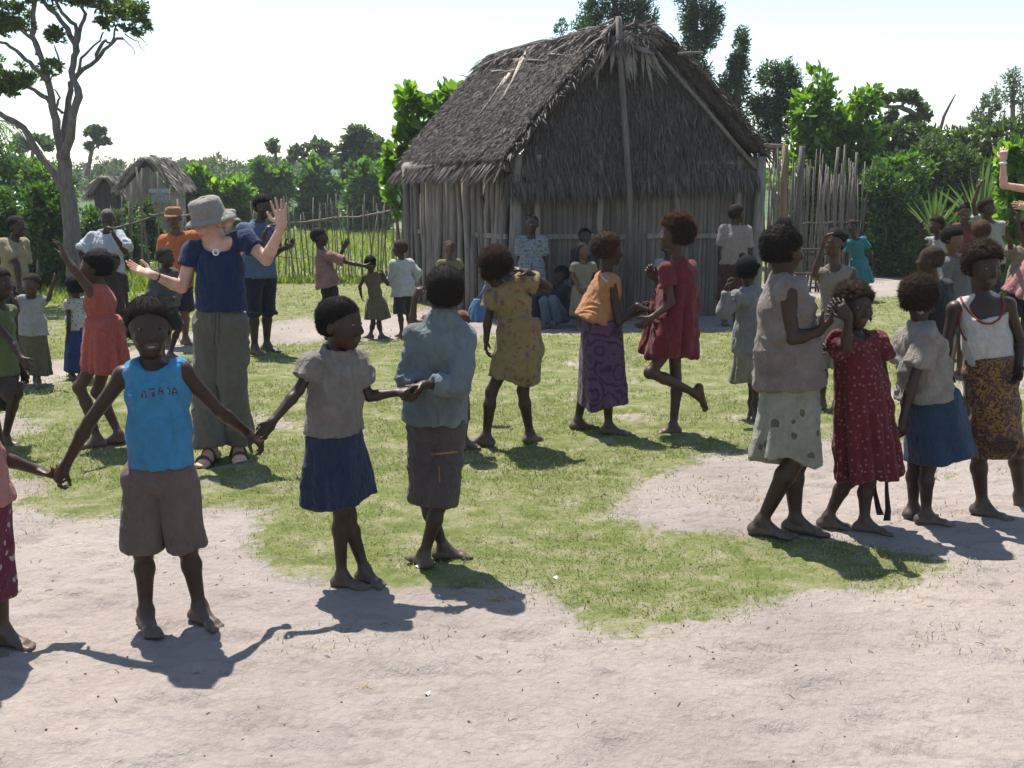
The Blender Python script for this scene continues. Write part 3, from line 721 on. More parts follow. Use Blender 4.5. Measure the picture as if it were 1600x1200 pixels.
def plant(name, label, cat, d, blobs, n, size, mat, limbs=(), asp=0.5, clumps=14, deep=1.0, group=None, bark=None, tight=0.34, ground=True):
    """tree or shrub: lobes (u, v, ru, rv[, dz]) and limbs [((u, v[, dz]), ...), r0, r1] measured in the photograph at distance d"""
    if ground and name in ('shrub', 'broadleaf_bush'):
        add_ = []
        for b in blobs:                                   # foliage reaches the ground
            foot_row = HOR + CAM_H * FPX / d; v_ = b[1] + b[3] * 0.9
            while v_ < foot_row - 6:
                add_.append((b[0] + float(rng.normal(0, 4)), v_, b[2] * 0.85, min(b[3], 26) * 0.9)); v_ += 30
        n = int(n * (1 + 0.75 * sum(b[2] * b[3] for b in add_) / sum(b[2] * b[3] for b in blobs)))
        blobs = list(blobs) + add_
    us = [b[0] for b in blobs]; c0 = at(float(np.mean(us)), 400, d)
    if limbs: c0 = at(limbs[0][0][0][0], 400, d)
    org = np.array([c0[0], d, 0.0])
    root = empty(name, org); tag(root, label, cat, group)
    area = sum(b[2] * b[3] for b in blobs)
    mb = MB()
    for b in blobs:
        dd = d - (b[4] if len(b) > 4 else 0); ru, rv = b[2] / ppm(dd), b[3] / ppm(dd)
        cloud(mb, at(b[0], b[1], dd), (ru, max(0.25, 0.5 * (ru + rv)) * deep, rv), max(40, int(n * b[2] * b[3] / area)), size, clumps, asp, tight)
    if mb.n: mb.build('crown', mat, root, False, origin=org)
    if limbs:
        tb = MB()
        for pts, r0, r1 in limbs:
            P = np.array([at(p[0], p[1], d - (p[2] if len(p) > 2 else 0)) for p in pts])
            t_ = np.linspace(0, len(P) - 1, (len(P) - 1) * 3 + 1); i0 = np.clip(t_.astype(int), 0, len(P) - 2); f = (t_ - i0)[:, None]
            Pm = P[np.clip(i0 - 1, 0, None)]; Pn = P[np.clip(i0 + 2, None, len(P) - 1)]; A, B = P[i0], P[i0 + 1]
            C = 0.5 * (2 * A + (B - Pm) * f + (2 * Pm - 5 * A + 4 * B - Pn) * f ** 2 + (3 * A - Pm - 3 * B + Pn) * f ** 3)
            C += rng.normal(0, 0.012, C.shape)
            tb.tube(C, np.linspace(r0, r1, len(C)) * rng.uniform(0.93, 1.07, len(C)), 9 if r0 > 0.08 else 6, True, 0.06, rng)
    else:
        tb = MB()
        low = max(0.4, at(blobs[0][0], blobs[0][1], d)[2])
        for i in range(5):
            b = blobs[i % len(blobs)]; e_ = at(b[0], b[1], d); st = org + np.array([rng.normal(0, .15), rng.normal(0, .15), 0])
            tb.tube([st, st * 0.55 + e_ * 0.45 + rng.normal(0, .08, 3), e_], [0.05, 0.035, 0.012], 6)
    tb.build('trunk', bark or BARK, root, True, origin=org)
    return root
plant('tall_tree', 'tall grey-limbed tree with flat leafy clumps at the left edge', 'tree', 17.0,
      [(190, 14, 42, 24), (212, 38, 24, 18), (165, 34, 16, 14), (112, -4, 60, 18), (28, 22, 34, 26), (6, 44, 18, 14), (88, 54, 20, 14), (28, 122, 46, 22), (78, 104, 18, 14), (10, 140, 22, 14), (-60, 60, 60, 60), (60, -50, 120, 40)], 24000, 0.070, L_AIRY,
      [([(126, 474), (122, 445), (114, 390), (108, 320), (102, 270), (97, 235)], 0.18, 0.095), ([(97, 240), (88, 200), (82, 165), (76, 128), (64, 92), (54, 58), (52, 20), (60, -20)], 0.075, 0.034),
       ([(99, 245, 0.1), (112, 195, 0.2), (122, 150, 0.2), (112, 112), (118, 78), (104, 44), (78, 14), (60, -8)], 0.07, 0.03), ([(101, 228, -0.1), (102, 190, -0.2), (110, 140, -0.2), (120, 118, -0.2), (150, 94, -0.3), (168, 72), (190, 58)], 0.058, 0.022),
       ([(100, 300), (84, 268), (62, 240), (42, 210), (22, 190), (-14, 172)], 0.075, 0.045), ([(80, 160), (66, 150), (48, 138), (30, 130)], 0.05, 0.02), ([(76, 126, 0.1), (60, 110), (40, 92), (18, 72), (-6, 66)], 0.05, 0.02),
       ([(116, 80), (124, 50), (132, 22), (126, -6)], 0.045, 0.02), ([(118, 72, 0.2), (118, 40), (96, 20), (88, -6)], 0.04, 0.02), ([(150, 94, -0.3), (160, 66), (172, 66), (182, 40)], 0.03, 0.012), ([(124, 110), (128, 92), (150, 72), (162, 50)], 0.028, 0.012),
       ([(60, 86), (50, 60), (30, 48), (14, 42)], 0.04, 0.014), ([(88, 110), (92, 92), (86, 72)], 0.022, 0.01), ([(196, 54), (214, 66), (226, 82)], 0.012, 0.004), ([(205, 52), (224, 62), (232, 74)], 0.011, 0.004), ([(190, 58), (206, 74), (212, 88)], 0.010, 0.004), ([(97, 175), (88, 168), (92, 150), (84, 140)], 0.028, 0.012)], clumps=26, tight=0.24)
# the belt of shrubs on the left
for i, (lab, d, bl, n, sz, m) in enumerate((
    ('glossy dark shrub behind the man in the tan shirt', 18.6, [(10, 330, 50, 50), (-30, 380, 60, 60), (35, 390, 40, 50)], 5400, 0.105, L_GLOSS),
    ('dense glossy shrub at the foot of the grey-limbed tree', 18.2, [(70, 395, 38, 48), (62, 340, 36, 44), (100, 410, 30, 36), (85, 300, 30, 30)], 5400, 0.10, L_GLOSS),
    ('leafy shrub behind the man in white, under the small dark hut', 21.5, [(146, 362, 40, 36), (185, 388, 36, 40), (150, 402, 40, 36), (205, 362, 24, 24)], 5400, 0.10, L_GLOSS),
    ('loose green shrub in front of the far grey hut', 25.0, [(205, 336, 24, 16), (232, 344, 30, 20), (188, 344, 20, 16), (228, 322, 9, 14)], 1700, 0.12, L_TREE),
    ('tall shrub belt rising left of the far huts', 26.0, [(20, 270, 50, 40), (70, 275, 44, 36), (98, 290, 28, 28), (-40, 260, 60, 60)], 6500, 0.13, L_MID),
    ('bright shrub right of the far grey hut', 40.0, [(300, 278, 18, 22), (318, 290, 26, 28), (286, 312, 26, 26), (345, 300, 26, 24), (372, 300, 24, 24)], 2400, 0.30, L_BRIGHT),
    ('bushy green shrub behind the blue polo man', 52.0, [(412, 275, 24, 24), (425, 295, 36, 26), (396, 292, 20, 22), (440, 268, 14, 16)], 2400, 0.34, L_MID),
    ('upright green shrub behind the stick fence', 54.0, [(488, 262, 15, 20), (500, 288, 26, 26), (478, 292, 22, 22), (515, 300, 26, 22)], 2400, 0.34, L_MID),
    ('rounded green shrub close to the hut corner behind the fence', 48.0, [(562, 268, 16, 22), (570, 292, 26, 26), (592, 285, 22, 30), (560, 312, 30, 22), (600, 320, 30, 30)], 2800, 0.32, L_MID))):
    plant('shrub', lab, 'shrub', d, bl, n, sz, m, asp=0.55, group='shrubs around the clearing')
plant('broadleaf_bush', 'bright backlit broad-leaved bush hugging the left side of the hut', 'bush', 19.3, [(640, 152, 16, 20), (655, 185, 24, 28), (632, 190, 14, 24), (612, 262, 14, 24), (622, 300, 20, 34), (650, 240, 30, 50), (698, 148, 16, 14), (715, 150, 18, 16), (690, 172, 24, 20), (618, 245, 12, 20)], 800, 0.21, L_BRIGHT, asp=0.7, clumps=26, tight=0.28, ground=False)
plant('umbrella_tree', 'far flat-crowned tree seen between the grey limbs on the left', 'tree', 60.0, [(50, 220, 26, 10), (30, 226, 20, 8), (68, 228, 14, 8)], 900, 0.35, L_FAR, [([(48, 300), (50, 262), (52, 235), (50, 222)], 0.16, 0.07)], clumps=10)
plant('umbrella_tree', 'small lone flat-topped tree standing on the skyline above the far huts', 'tree', 66.0, [(147, 206, 15, 6), (152, 203, 10, 5), (140, 228, 6, 5), (165, 221, 5, 4), (152, 224, 5, 3)], 800, 0.3, L_FAR, [([(136, 275), (140, 252), (143, 236), (147, 220), (148, 207)], 0.16, 0.05), ([(143, 236), (150, 230), (164, 222)], 0.06, 0.03), ([(144, 232), (141, 229)], 0.05, 0.03)], clumps=9)
plant('round_tree', 'big rounded tree rising over the far wood left of the hut', 'tree', 56.0, [(556, 213, 26, 13), (572, 226, 30, 16), (545, 236, 22, 18), (578, 250, 30, 22), (552, 262, 34, 22)], 3200, 0.34, L_FAR, [([(562, 330), (563, 280), (565, 240)], 0.3, 0.12)], clumps=18)
plant('umbrella_tree', 'flat-topped tree in the far wood behind the blue polo man', 'tree', 62.0, [(430, 229, 18, 8), (500, 236, 24, 14), (470, 244, 20, 12)], 900, 0.34, L_FAR, [([(432, 300), (431, 255), (430, 232)], 0.14, 0.06)], clumps=10)
# the wood on the low hill: one mass
fw = MB()
for i in range(720):
    d = rng.uniform(66, 150); u = rng.uniform(-260, 720) if i < 580 else rng.uniform(1150, 1900)
    sky_row = np.interp(u, [-260, 0, 110, 180, 250, 330, 420, 500, 560, 640, 720], [225, 238, 256, 246, 243, 240, 243, 238, 240, 244, 250])
    v = sky_row + rng.uniform(0, 1) * (60 if d > 90 else 92) + 9
    r = rng.uniform(9, 20) * 80 / max(d, 70)
    c0 = at(u, v, d); rr = r / ppm(d)
    cloud(fw, c0, (rr * 1.15, rr, rr * 0.8), 130, 0.30 * d / 80, 9, 0.44, 0.45)
far_wood = fw.build('forest', L_FAR, None, False); tag(far_wood, 'low wooded hill on the skyline behind the fence', 'forest', kind='stuff')
hv = []
us = np.linspace(-700, 2300, 60); top = [at(u, float(np.interp(u, [-900, 0, 180, 330, 640, 1300, 2600], [262, 258, 262, 256, 262, 268, 262])), 150.0) for u in us]
rows = []
for dd, f in ((60, 0.0), (80, 0.30), (110, 0.72), (150, 1.0), (220, 1.05), (320, 0.0)):
    rows.append([np.array([p[0] * dd / 150.0, dd, -0.5 + (p[2] + 0.2) * f * (dd / 150.0 if dd < 150 else 1)]) for p in top])
Vh = np.array([p for r_ in rows for p in r_]); nn_ = len(us)
hill = link('hill', mesh_np('hill', Vh, [[j * nn_ + i, j * nn_ + i + 1, (j + 1) * nn_ + i + 1, (j + 1) * nn_ + i] for j in range(len(rows) - 1) for i in range(nn_ - 1)]), m_simple('hill_green', (0.055, 0.085, 0.035), 0.95, 0.1, 0.4, 0.4)); tag(hill, kind='structure')
# behind and right of the hut
for (lab, d, bl, n, lm) in (
    ('tallest dark evergreen behind the hut ridge', 28.0, [(985, 5, 40, 44), (1010, 20, 22, 40), (930, 20, 26, 34), (912, 44, 22, 24), (876, 44, 10, 14), (960, -40, 50, 40), (960, 60, 60, 50)], 5200, [([(965, 440), (964, 250), (962, 80), (960, -20)], 0.2, 0.06)]),
    ('columnar dark evergreen just right of the gable', 27.0, [(1085, 0, 34, 44), (1090, 50, 34, 44), (1082, 92, 30, 34), (1110, 30, 20, 40), (1095, 118, 22, 24), (1085, -50, 34, 40), (1080, 170, 40, 60)], 5600, [([(1090, 440), (1088, 250), (1086, 80), (1085, -30)], 0.18, 0.05)]),
    ('slim dark evergreen between the gable and the bright bush', 26.0, [(1158, 66, 14, 22), (1154, 100, 24, 28), (1146, 140, 30, 30), (1140, 172, 22, 24), (1150, 210, 26, 34)], 2800, [([(1150, 440), (1150, 250), (1152, 120), (1157, 52)], 0.14, 0.03)]),
    ('rounded dark evergreen over the palisade', 25.5, [(1210, 125, 26, 30), (1238, 122, 18, 30), (1200, 165, 34, 34), (1232, 165, 26, 34), (1205, 205, 36, 34)], 3600, [([(1215, 440), (1215, 300), (1216, 180), (1218, 110)], 0.15, 0.04)])):
    plant('evergreen_tree', lab, 'tree', d, bl, int(n * 3.0), 0.095, L_DARK, lm, asp=0.36, clumps=30, group='evergreens behind the hut', tight=0.36)
plant('broadleaf_bush', 'bright leafy bush rising behind the palisade', 'bush', 24.0, [(1280, 132, 22, 26), (1262, 170, 28, 32), (1300, 175, 40, 30), (1342, 160, 22, 24), (1332, 198, 34, 34), (1285, 215, 46, 34), (1360, 150, 12, 18), (1345, 262, 22, 30), (1250, 260, 50, 50), (1310, 300, 60, 60)], 3000, 0.20, L_BRIGHT, asp=0.5, clumps=16)
plant('broadleaf_bush', 'bright backlit bush at the far right edge beside the raised hand', 'bush', 15.6, [(1598, 250, 22, 30), (1590, 282, 22, 24), (1630, 260, 30, 50), (1575, 236, 8, 10)], 700, 0.20, L_BRIGHT, asp=0.62)
for i, (lab, d, bl, n, sz, m) in enumerate((
    ('dark shaded shrub mass right of the palisade', 22.4, [(1388, 330, 34, 60), (1410, 290, 40, 40), (1372, 285, 24, 34), (1430, 350, 36, 46), (1370, 390, 30, 30), (1395, 380, 40, 30)], 7000, 0.11, L_GLOSS),
    ('shrub with reddish new leaves above the dark shrub mass', 23.0, [(1385, 262, 26, 20), (1415, 255, 30, 22), (1440, 262, 20, 20)], 1500, 0.14, L_MID),
    ('large dark green shrub behind the spiky plants', 23.5, [(1455, 250, 44, 36), (1500, 255, 40, 36), (1475, 300, 60, 50), (1540, 300, 50, 50)], 6500, 0.12, L_TREE),
    ('rounded tree crown on the right skyline left of the bare trunk', 30.0, [(1400, 215, 36, 22), (1440, 222, 36, 26), (1370, 225, 24, 18)], 2200, 0.18, L_TREE),
    ('grey green shrub under the feathery trees at the right', 27.0, [(1490, 218, 34, 20), (1530, 218, 40, 26), (1575, 220, 40, 34), (1610, 225, 40, 40)], 3000, 0.17, L_TREE),
    ('low green shrub beyond the cluster of children', 20.0, [(1500, 360, 50, 36), (1560, 350, 60, 40), (1620, 340, 60, 60)], 4500, 0.11, L_GLOSS))):
    plant('shrub', lab, 'shrub', d, bl, n, sz, m, asp=0.5, group='shrubs around the clearing', clumps=18)
plant('acacia_tree', 'open-branched flat tree on the right skyline', 'tree', 36.0, [(1385, 158, 16, 8), (1412, 152, 18, 9), (1368, 152, 10, 7), (1440, 172, 9, 6), (1430, 160, 8, 5), (1395, 178, 12, 6), (1425, 188, 12, 6), (1448, 182, 8, 6), (1380, 196, 16, 8)], 1500, 0.2, L_TREE,
      [([(1450, 260), (1444, 225), (1438, 196), (1428, 178), (1405, 168), (1380, 166), (1365, 158)], 0.15, 0.04), ([(1430, 180), (1440, 174), (1446, 170)], 0.05, 0.02), ([(1410, 168), (1412, 158), (1412, 150)], 0.05, 0.02), ([(1440, 205), (1425, 190)], 0.05, 0.02), ([(1441, 215), (1410, 204), (1382, 196)], 0.05, 0.02)], clumps=9, tight=0.4)
plant('feathery_tree', 'tall thin-trunked feathery tree at the right edge', 'tree', 36.0, [(1582, 128, 20, 18), (1570, 150, 18, 18), (1595, 150, 22, 22), (1586, 112, 10, 10), (1605, 175, 24, 20), (1640, 130, 30, 40)], 2200, 0.17, L_FAR, [([(1581, 300), (1582, 220), (1582, 160), (1584, 120)], 0.13, 0.05)], asp=0.25, clumps=16, tight=0.4)
plant('feathery_tree', 'lower feathery tree next to the thin trunk at the right', 'tree', 34.0, [(1545, 165, 16, 18), (1535, 190, 22, 22), (1556, 190, 18, 22), (1525, 208, 20, 14)], 1700, 0.17, L_FAR, [([(1545, 300), (1545, 220), (1546, 170)], 0.12, 0.04)], asp=0.25, clumps=16, tight=0.4)
dt = empty('dead_trunk', at(1466, 400, 33.0) * [1, 1, 0]); tag(dt, 'bare leaning dead trunk on the right skyline', 'tree')
b = MB(); b.tube(np.array([at(1464, 320, 33), at(1466, 240, 33), at(1469, 204, 33), (at(1475, 182, 33)), at(1484, 164, 33), at(1493, 147, 33)]) - np.array(dt.location), [0.07, 0.06, 0.052, 0.048, 0.034, 0.018], 8, True, 0.1, rng); b.build('trunk', BARK, dt)
# spiky plants
L_SPIKE = m_leaf('leaf_spike', [(0.07, 0.12, 0.04), (0.10, 0.16, 0.06), (0.05, 0.09, 0.03)], 0.30, 0.35, 0.5)
def spiky(label, u, v, d, n, L, spread, wd=0.032, droop=0.25, stem=0.5):
    p = at(u, v, d); root = empty('spiky_plant', (p[0], d, 0)); tag(root, label, 'plant', 'spiky plants by the shrubs')
    b = MB(); b.tube([[0, 0, 0], [0.03, 0, p[2] * 0.5], [0, 0, p[2]]], [0.07, 0.06, 0.05], 8); b.build('stem', BARK, root)
    for i in range(n):
        a = rng.uniform(0, 6.283); e_ = rng.uniform(0.05, spread); dr = np.array([math.cos(a) * math.sin(e_), math.sin(a) * math.sin(e_), math.cos(e_)]); l = L * rng.uniform(0.65, 1.1); sd = nrm(np.cross(dr, [0.1, 0.2, 1.0])) * wd
        c0 = np.array([0, 0, p[2] - rng.uniform(0, .12)]); V = []
        for k_, (f, w_) in enumerate(((0, 0.5), (0.35, 1.0), (0.7, 0.7))):
            q = c0 + dr * l * f - UPZ * droop * l * f * f * math.sin(e_); V += [q - sd * w_, q + UPZ * -0.006, q + sd * w_]
        V.append(c0 + dr * l - UPZ * droop * l * math.sin(e_))
        MB().add(V, [[0, 1, 4, 3], [1, 2, 5, 4], [3, 4, 7, 6], [4, 5, 8, 7]], [[6, 7, 9], [7, 8, 9]]).build('leaf', L_SPIKE, root, False)
spiky('upright spiky plant in front of the dark shrubs', 1462, 368, 19.0, 46, 0.95, 0.75)
spiky('tall spiky plant behind the raised arm boy', 1530, 350, 18.2, 60, 1.15, 0.95)
spiky('low drooping spiky plant by the right edge', 1572, 352, 17.5, 30, 0.75, 1.35)
# palm fronds peeking in at the left edge
pr = empty('palm', (at(-20, 300, 24)[0], 24.0, 0)); tag(pr, 'drooping palm fronds at the left picture edge', 'palm')
zt = at(-20, 190, 24)[2]
b = MB(); b.tube([[0, 0, 0], [0.1, 0, zt * 0.5], [0, 0, zt]], [0.14, 0.12, 0.1], 8); b.build('trunk', BARK, pr)
for i in range(13):
    a = i / 13 * 6.283 + rng.normal(0, .15); L_ = rng.uniform(1.3, 1.8); mb = MB(); k = np.linspace(0, 1, 16)
    hx = np.array([math.cos(a), math.sin(a), 0])
    R_ = np.array([np.array([0, 0, zt]) + hx * L_ * q * (1 - 0.25 * q) + UPZ * (0.5 * q - 1.45 * q * q) for q in k]); mb.tube(R_, np.linspace(0.022, 0.006, 16), 5)
    for q in range(2, 16):
        for sgn_ in (-1, 1):
            sd = np.array([-hx[1], hx[0], 0]) * sgn_; l = 0.42 * math.sin(math.pi * (0.15 + 0.8 * k[q])); tip = R_[q] + sd * l * 0.6 + hx * l * 0.4 - UPZ * l * 0.5
            mb.add([R_[q] - hx * .02, R_[q] + hx * .02, tip], None, [[0, 1, 2]])
    mb.build('frond', L_SPIKE, pr, False)
# rank grass and weeds at the fences and in the field beyond
wd_ = MB()
def tufts(n, fn, ln, w, lean):
    P = np.array([fn() for _ in range(n)]); V, T = blades(P, ln, w, lean); wd_.add(V, None, T)
def along(u0, v0, u1, v1, sx):
    a, b_ = gnd(u0, v0)[:2], gnd(u1, v1)[:2]
    return lambda: a + (b_ - a) * rng.random() + rng.normal(0, sx, 2)
tufts(2600, along(395, 441, 655, 441, 0.18), 0.17, 0.014, 0.6)
tufts(2600, along(170, 452, 330, 446, 0.35), 0.30, 0.016, 0.5)
tufts(15000, lambda: np.array([rng.uniform(-16, -1.2), rng.uniform(23, 50)]), 0.24, 0.022, 0.5)
tufts(2200, along(1360, 420, 1600, 405, 0.6), 0.22, 0.014, 0.6)
tufts(1500, along(0, 470, 160, 462, 0.5), 0.20, 0.014, 0.6)
weeds = wd_.build('weeds', m_leaf('weed_grass', [(0.12, 0.18, 0.03), (0.19, 0.24, 0.05), (0.28, 0.27, 0.10), (0.10, 0.16, 0.03)], 0.45, 0.5, 0.3, (1.4, 1.5, 0.6)), None, False); tag(weeds, 'rank grass and weeds along the fences and in the field beyond', 'weeds', kind='stuff')
# ------------------------------------------------------------------ people: bodies and clothes grown from distance fields
UP = np.array([0, 0, 1.0])
def field(prims, vox, pad=0.012):
    """smooth union of tapered limbs, ellipsoids and cloth cones -> quad mesh"""
    lo, hi = [], []
    for p in prims:
        if p['op'] == 'cut': continue
        b = p['bb']; lo.append(b[0]); hi.append(b[1])
    lo = np.min(lo, 0) - pad - 2 * vox; hi = np.max(hi, 0) + pad + 2 * vox
    n = np.ceil((hi - lo) / vox).astype(int) + 1
    F = np.full(n, 0.25, np.float32)
    ax = [(lo[i] + np.arange(n[i]) * vox).astype(np.float32) for i in range(3)]
    for p in prims:
        k = p['k']
        if p['op'] == 'cut' and p.get('bb') is None:
            sl = tuple(slice(0, n[i]) for i in range(3))
        else:
            b0 = np.floor((p['bb'][0] - k - 2 * vox - lo) / vox).astype(int); b1 = np.ceil((p['bb'][1] + k + 2 * vox - lo) / vox).astype(int) + 1
            b0 = np.clip(b0, 0, n); b1 = np.clip(b1, 0, n)
            if np.any(b1 <= b0): continue
            sl = tuple(slice(b0[i], b1[i]) for i in range(3))
        X = ax[0][sl[0]][:, None, None]; Y = ax[1][sl[1]][None, :, None]; Z = ax[2][sl[2]][None, None, :]
        d = p['f'](X, Y, Z).astype(np.float32)
        A = F[sl]
        if p['op'] == 'add':
            if k > 1e-5:
                h = np.maximum(k - np.abs(A - d), 0) / k
                F[sl] = np.minimum(A, d) - h * h * (k * 0.25)
            else: F[sl] = np.minimum(A, d)
        else:
            d = -d
            if k > 1e-5:
                h = np.maximum(k - np.abs(A - d), 0) / k
                F[sl] = np.maximum(A, d) + h * h * (k * 0.25)
            else: F[sl] = np.maximum(A, d)
    return nets(F, lo, vox)

_CORN = np.array([[0,0,0],[1,0,0],[0,1,0],[1,1,0],[0,0,1],[1,0,1],[0,1,1],[1,1,1]])
_EDGE = [(0,1),(2,3),(4,5),(6,7),(0,2),(1,3),(4,6),(5,7),(0,4),(1,5),(2,6),(3,7)]
def nets(F, lo, vox):
    S = F < 0
    cnt = np.zeros(tuple(x - 1 for x in F.shape), np.uint8)
    for a, b, c in _CORN:
        cnt += S[a:F.shape[0] - 1 + a, b:F.shape[1] - 1 + b, c:F.shape[2] - 1 + c]
    I = np.argwhere((cnt > 0) & (cnt < 8))
    vals = np.stack([F[I[:, 0] + a, I[:, 1] + b, I[:, 2] + c] for a, b, c in _CORN], 1)
    acc = np.zeros((len(I), 3), np.float32); num = np.zeros(len(I), np.float32)
    for i, j in _EDGE:
        a, b = vals[:, i], vals[:, j]
        m = (a < 0) != (b < 0)
        t = np.where(m, a / np.where(m, a - b, 1), 0)
        acc += m[:, None] * (_CORN[i] + t[:, None] * (_CORN[j] - _CORN[i])); num += m
    V = (I + acc / num[:, None]) * vox + lo
    idx = np.full(cnt.shape, -1, np.int32); idx[I[:, 0], I[:, 1], I[:, 2]] = np.arange(len(I))
    Q = []
    for axi in range(3):
        o1, o2 = [(1, 2), (2, 0), (0, 1)][axi]
        A = [slice(1, -1)] * 3; B = [slice(1, -1)] * 3
        A[axi] = slice(0, -1); B[axi] = slice(1, None)
        sa, sb = S[tuple(A)], S[tuple(B)]
        E = np.argwhere(sa != sb)
        if not len(E): continue
        flip = sa[E[:, 0], E[:, 1], E[:, 2]]
        base = E.copy()
        for x in range(3):
            if x != axi: base[:, x] += 1
        def cell(d1, d2):
            c = base.copy(); c[:, o1] -= d1; c[:, o2] -= d2
            return idx[c[:, 0], c[:, 1], c[:, 2]]
        q = np.stack([cell(1, 1), cell(0, 1), cell(0, 0), cell(1, 0)], 1)
        q[~flip] = q[~flip][:, ::-1]
        Q.append(q)
    Q = np.concatenate(Q)
    return V.astype(np.float64), Q[(Q >= 0).all(1)]

def vnormals(V, Q):
    fn = np.cross(V[Q[:, 2]] - V[Q[:, 0]], V[Q[:, 3]] - V[Q[:, 1]])
    N = np.zeros_like(V)
    for k in range(4): np.add.at(N, Q[:, k], fn)
    return N / (np.linalg.norm(N, axis=1)[:, None] + 1e-12)

def cone(a, b, ra, rb, k=0.02, lat=None, ratio=1.0, flat0=False, flat1=False, off=0.0):
    """tapered round limb from a to b; lat/ratio widen it along one direction; flat ends for hems and cuffs"""
    a = np.asarray(a, float); b = np.asarray(b, float); ab = b - a; L2 = float(ab @ ab) + 1e-12; Ln = math.sqrt(L2)
    R = max(ra, rb) * max(1, ratio)
    if lat is not None: lat = nrm(lat - ab * (lat @ ab) / L2)
    def f(X, Y, Z):
        px, py, pz = X - a[0], Y - a[1], Z - a[2]
        t0 = (px * ab[0] + py * ab[1] + pz * ab[2]) / L2
        t = np.clip(t0, 0, 1)
        qx, qy, qz = px - t * ab[0], py - t * ab[1], pz - t * ab[2]
        rr = qx * qx + qy * qy + qz * qz
        if lat is not None and ratio != 1.0:
            w = qx * lat[0] + qy * lat[1] + qz * lat[2]
            rr = rr - w * w * (1 - 1 / (ratio * ratio))
        d = np.sqrt(np.maximum(rr, 0)) - (ra + (rb - ra) * t)
        if flat1: d = np.maximum(d, (t0 - 1) * Ln)
        if flat0: d = np.maximum(d, -t0 * Ln)
        return d
    return dict(op='add', f=f, k=k, bb=(np.minimum(a, b) - R, np.maximum(a, b) + R))

def ell(c, r, axes=None, k=0.015, op='add'):
    """ellipsoid; axes are three unit rows"""
    c = np.asarray(c, float); r = np.asarray(r, float); A = np.eye(3) if axes is None else np.asarray(axes, float)
    R = float(max(r))
    def f(X, Y, Z):
        p = (X - c[0], Y - c[1], Z - c[2])
        q = [(p[0] * A[i][0] + p[1] * A[i][1] + p[2] * A[i][2]) / r[i] for i in range(3)]
        k0 = np.sqrt(q[0] ** 2 + q[1] ** 2 + q[2] ** 2)
        k1 = np.sqrt((q[0] / r[0]) ** 2 + (q[1] / r[1]) ** 2 + (q[2] / r[2]) ** 2) + 1e-6
        return k0 * (k0 - 1.0) / k1
    return dict(op=op, f=f, k=k, bb=(c - R, c + R))

def halfspace(c, n, k=0.006):
    """cuts away the side the normal points to"""
    c = np.asarray(c, float); n = nrm(n)
    return dict(op='cut', f=lambda X, Y, Z: -((X - c[0]) * n[0] + (Y - c[1]) * n[1] + (Z - c[2]) * n[2]), k=k, bb=None)

def ring(c, n, R, r, k=0.004, squash=1.0):
    c = np.asarray(c, float); n = nrm(n)
    def f(X, Y, Z):
        x, y, z = X - c[0], Y - c[1], Z - c[2]
        h = x * n[0] + y * n[1] + z * n[2]
        rad = np.sqrt(np.maximum(x * x + y * y + z * z - h * h, 0))
        return np.sqrt((rad - R) ** 2 + (h / squash) ** 2) - r
    e = R + r * max(1, squash)
    return dict(op='add', f=f, k=k, bb=(c - e, c + e))

def skirt(a, b, ra, rb, lat, ratio, folds=9, amp=0.10, ph=0.0, hem=0.0, k=0.012, belly=0.0):
    """gathered cloth from waist a to hem b with folds that deepen downwards"""
    a = np.asarray(a, float); b = np.asarray(b, float); ab = b - a; Ln = np.linalg.norm(ab); T = ab / Ln
    lat = nrm(lat - T * (lat @ T)); frt = np.cross(T, lat)
    R = max(ra, rb) * max(1, ratio) * (1 + amp) * 1.1
    def f(X, Y, Z):
        px, py, pz = X - a[0], Y - a[1], Z - a[2]
        t = (px * T[0] + py * T[1] + pz * T[2]) / Ln
        w = (px * lat[0] + py * lat[1] + pz * lat[2]) / ratio
        g = px * frt[0] + py * frt[1] + pz * frt[2]
        th = np.arctan2(g, w); r = np.sqrt(w * w + g * g)
        tc = np.clip(t, 0, 1)
        fold = np.sin(folds * th + ph + 1.3 * np.sin(2 * th + ph) + 0.8 * tc) * 0.6 + np.sin((folds * 1.7 // 1 + 1) * th + 2.1 * ph + 0.7 * np.sin(3 * th)) * 0.4
        prof = tc ** 0.8
        Rr = (ra + (rb - ra) * prof + belly * np.sin(math.pi * tc)) * (1 + amp * fold * (0.15 + 0.85 * tc))
        d = (r - Rr) * 0.8
        e = hem * np.sin(2 * th + ph) + 0.35 * hem * np.sin(5 * th)
        d = np.maximum(d, (t - 1) * Ln - e)
        return np.maximum(d, -t * Ln)
    lo = np.minimum(a, b) - R; hi = np.maximum(a, b) + R
    return dict(op='add', f=f, k=k, bb=(lo, hi))

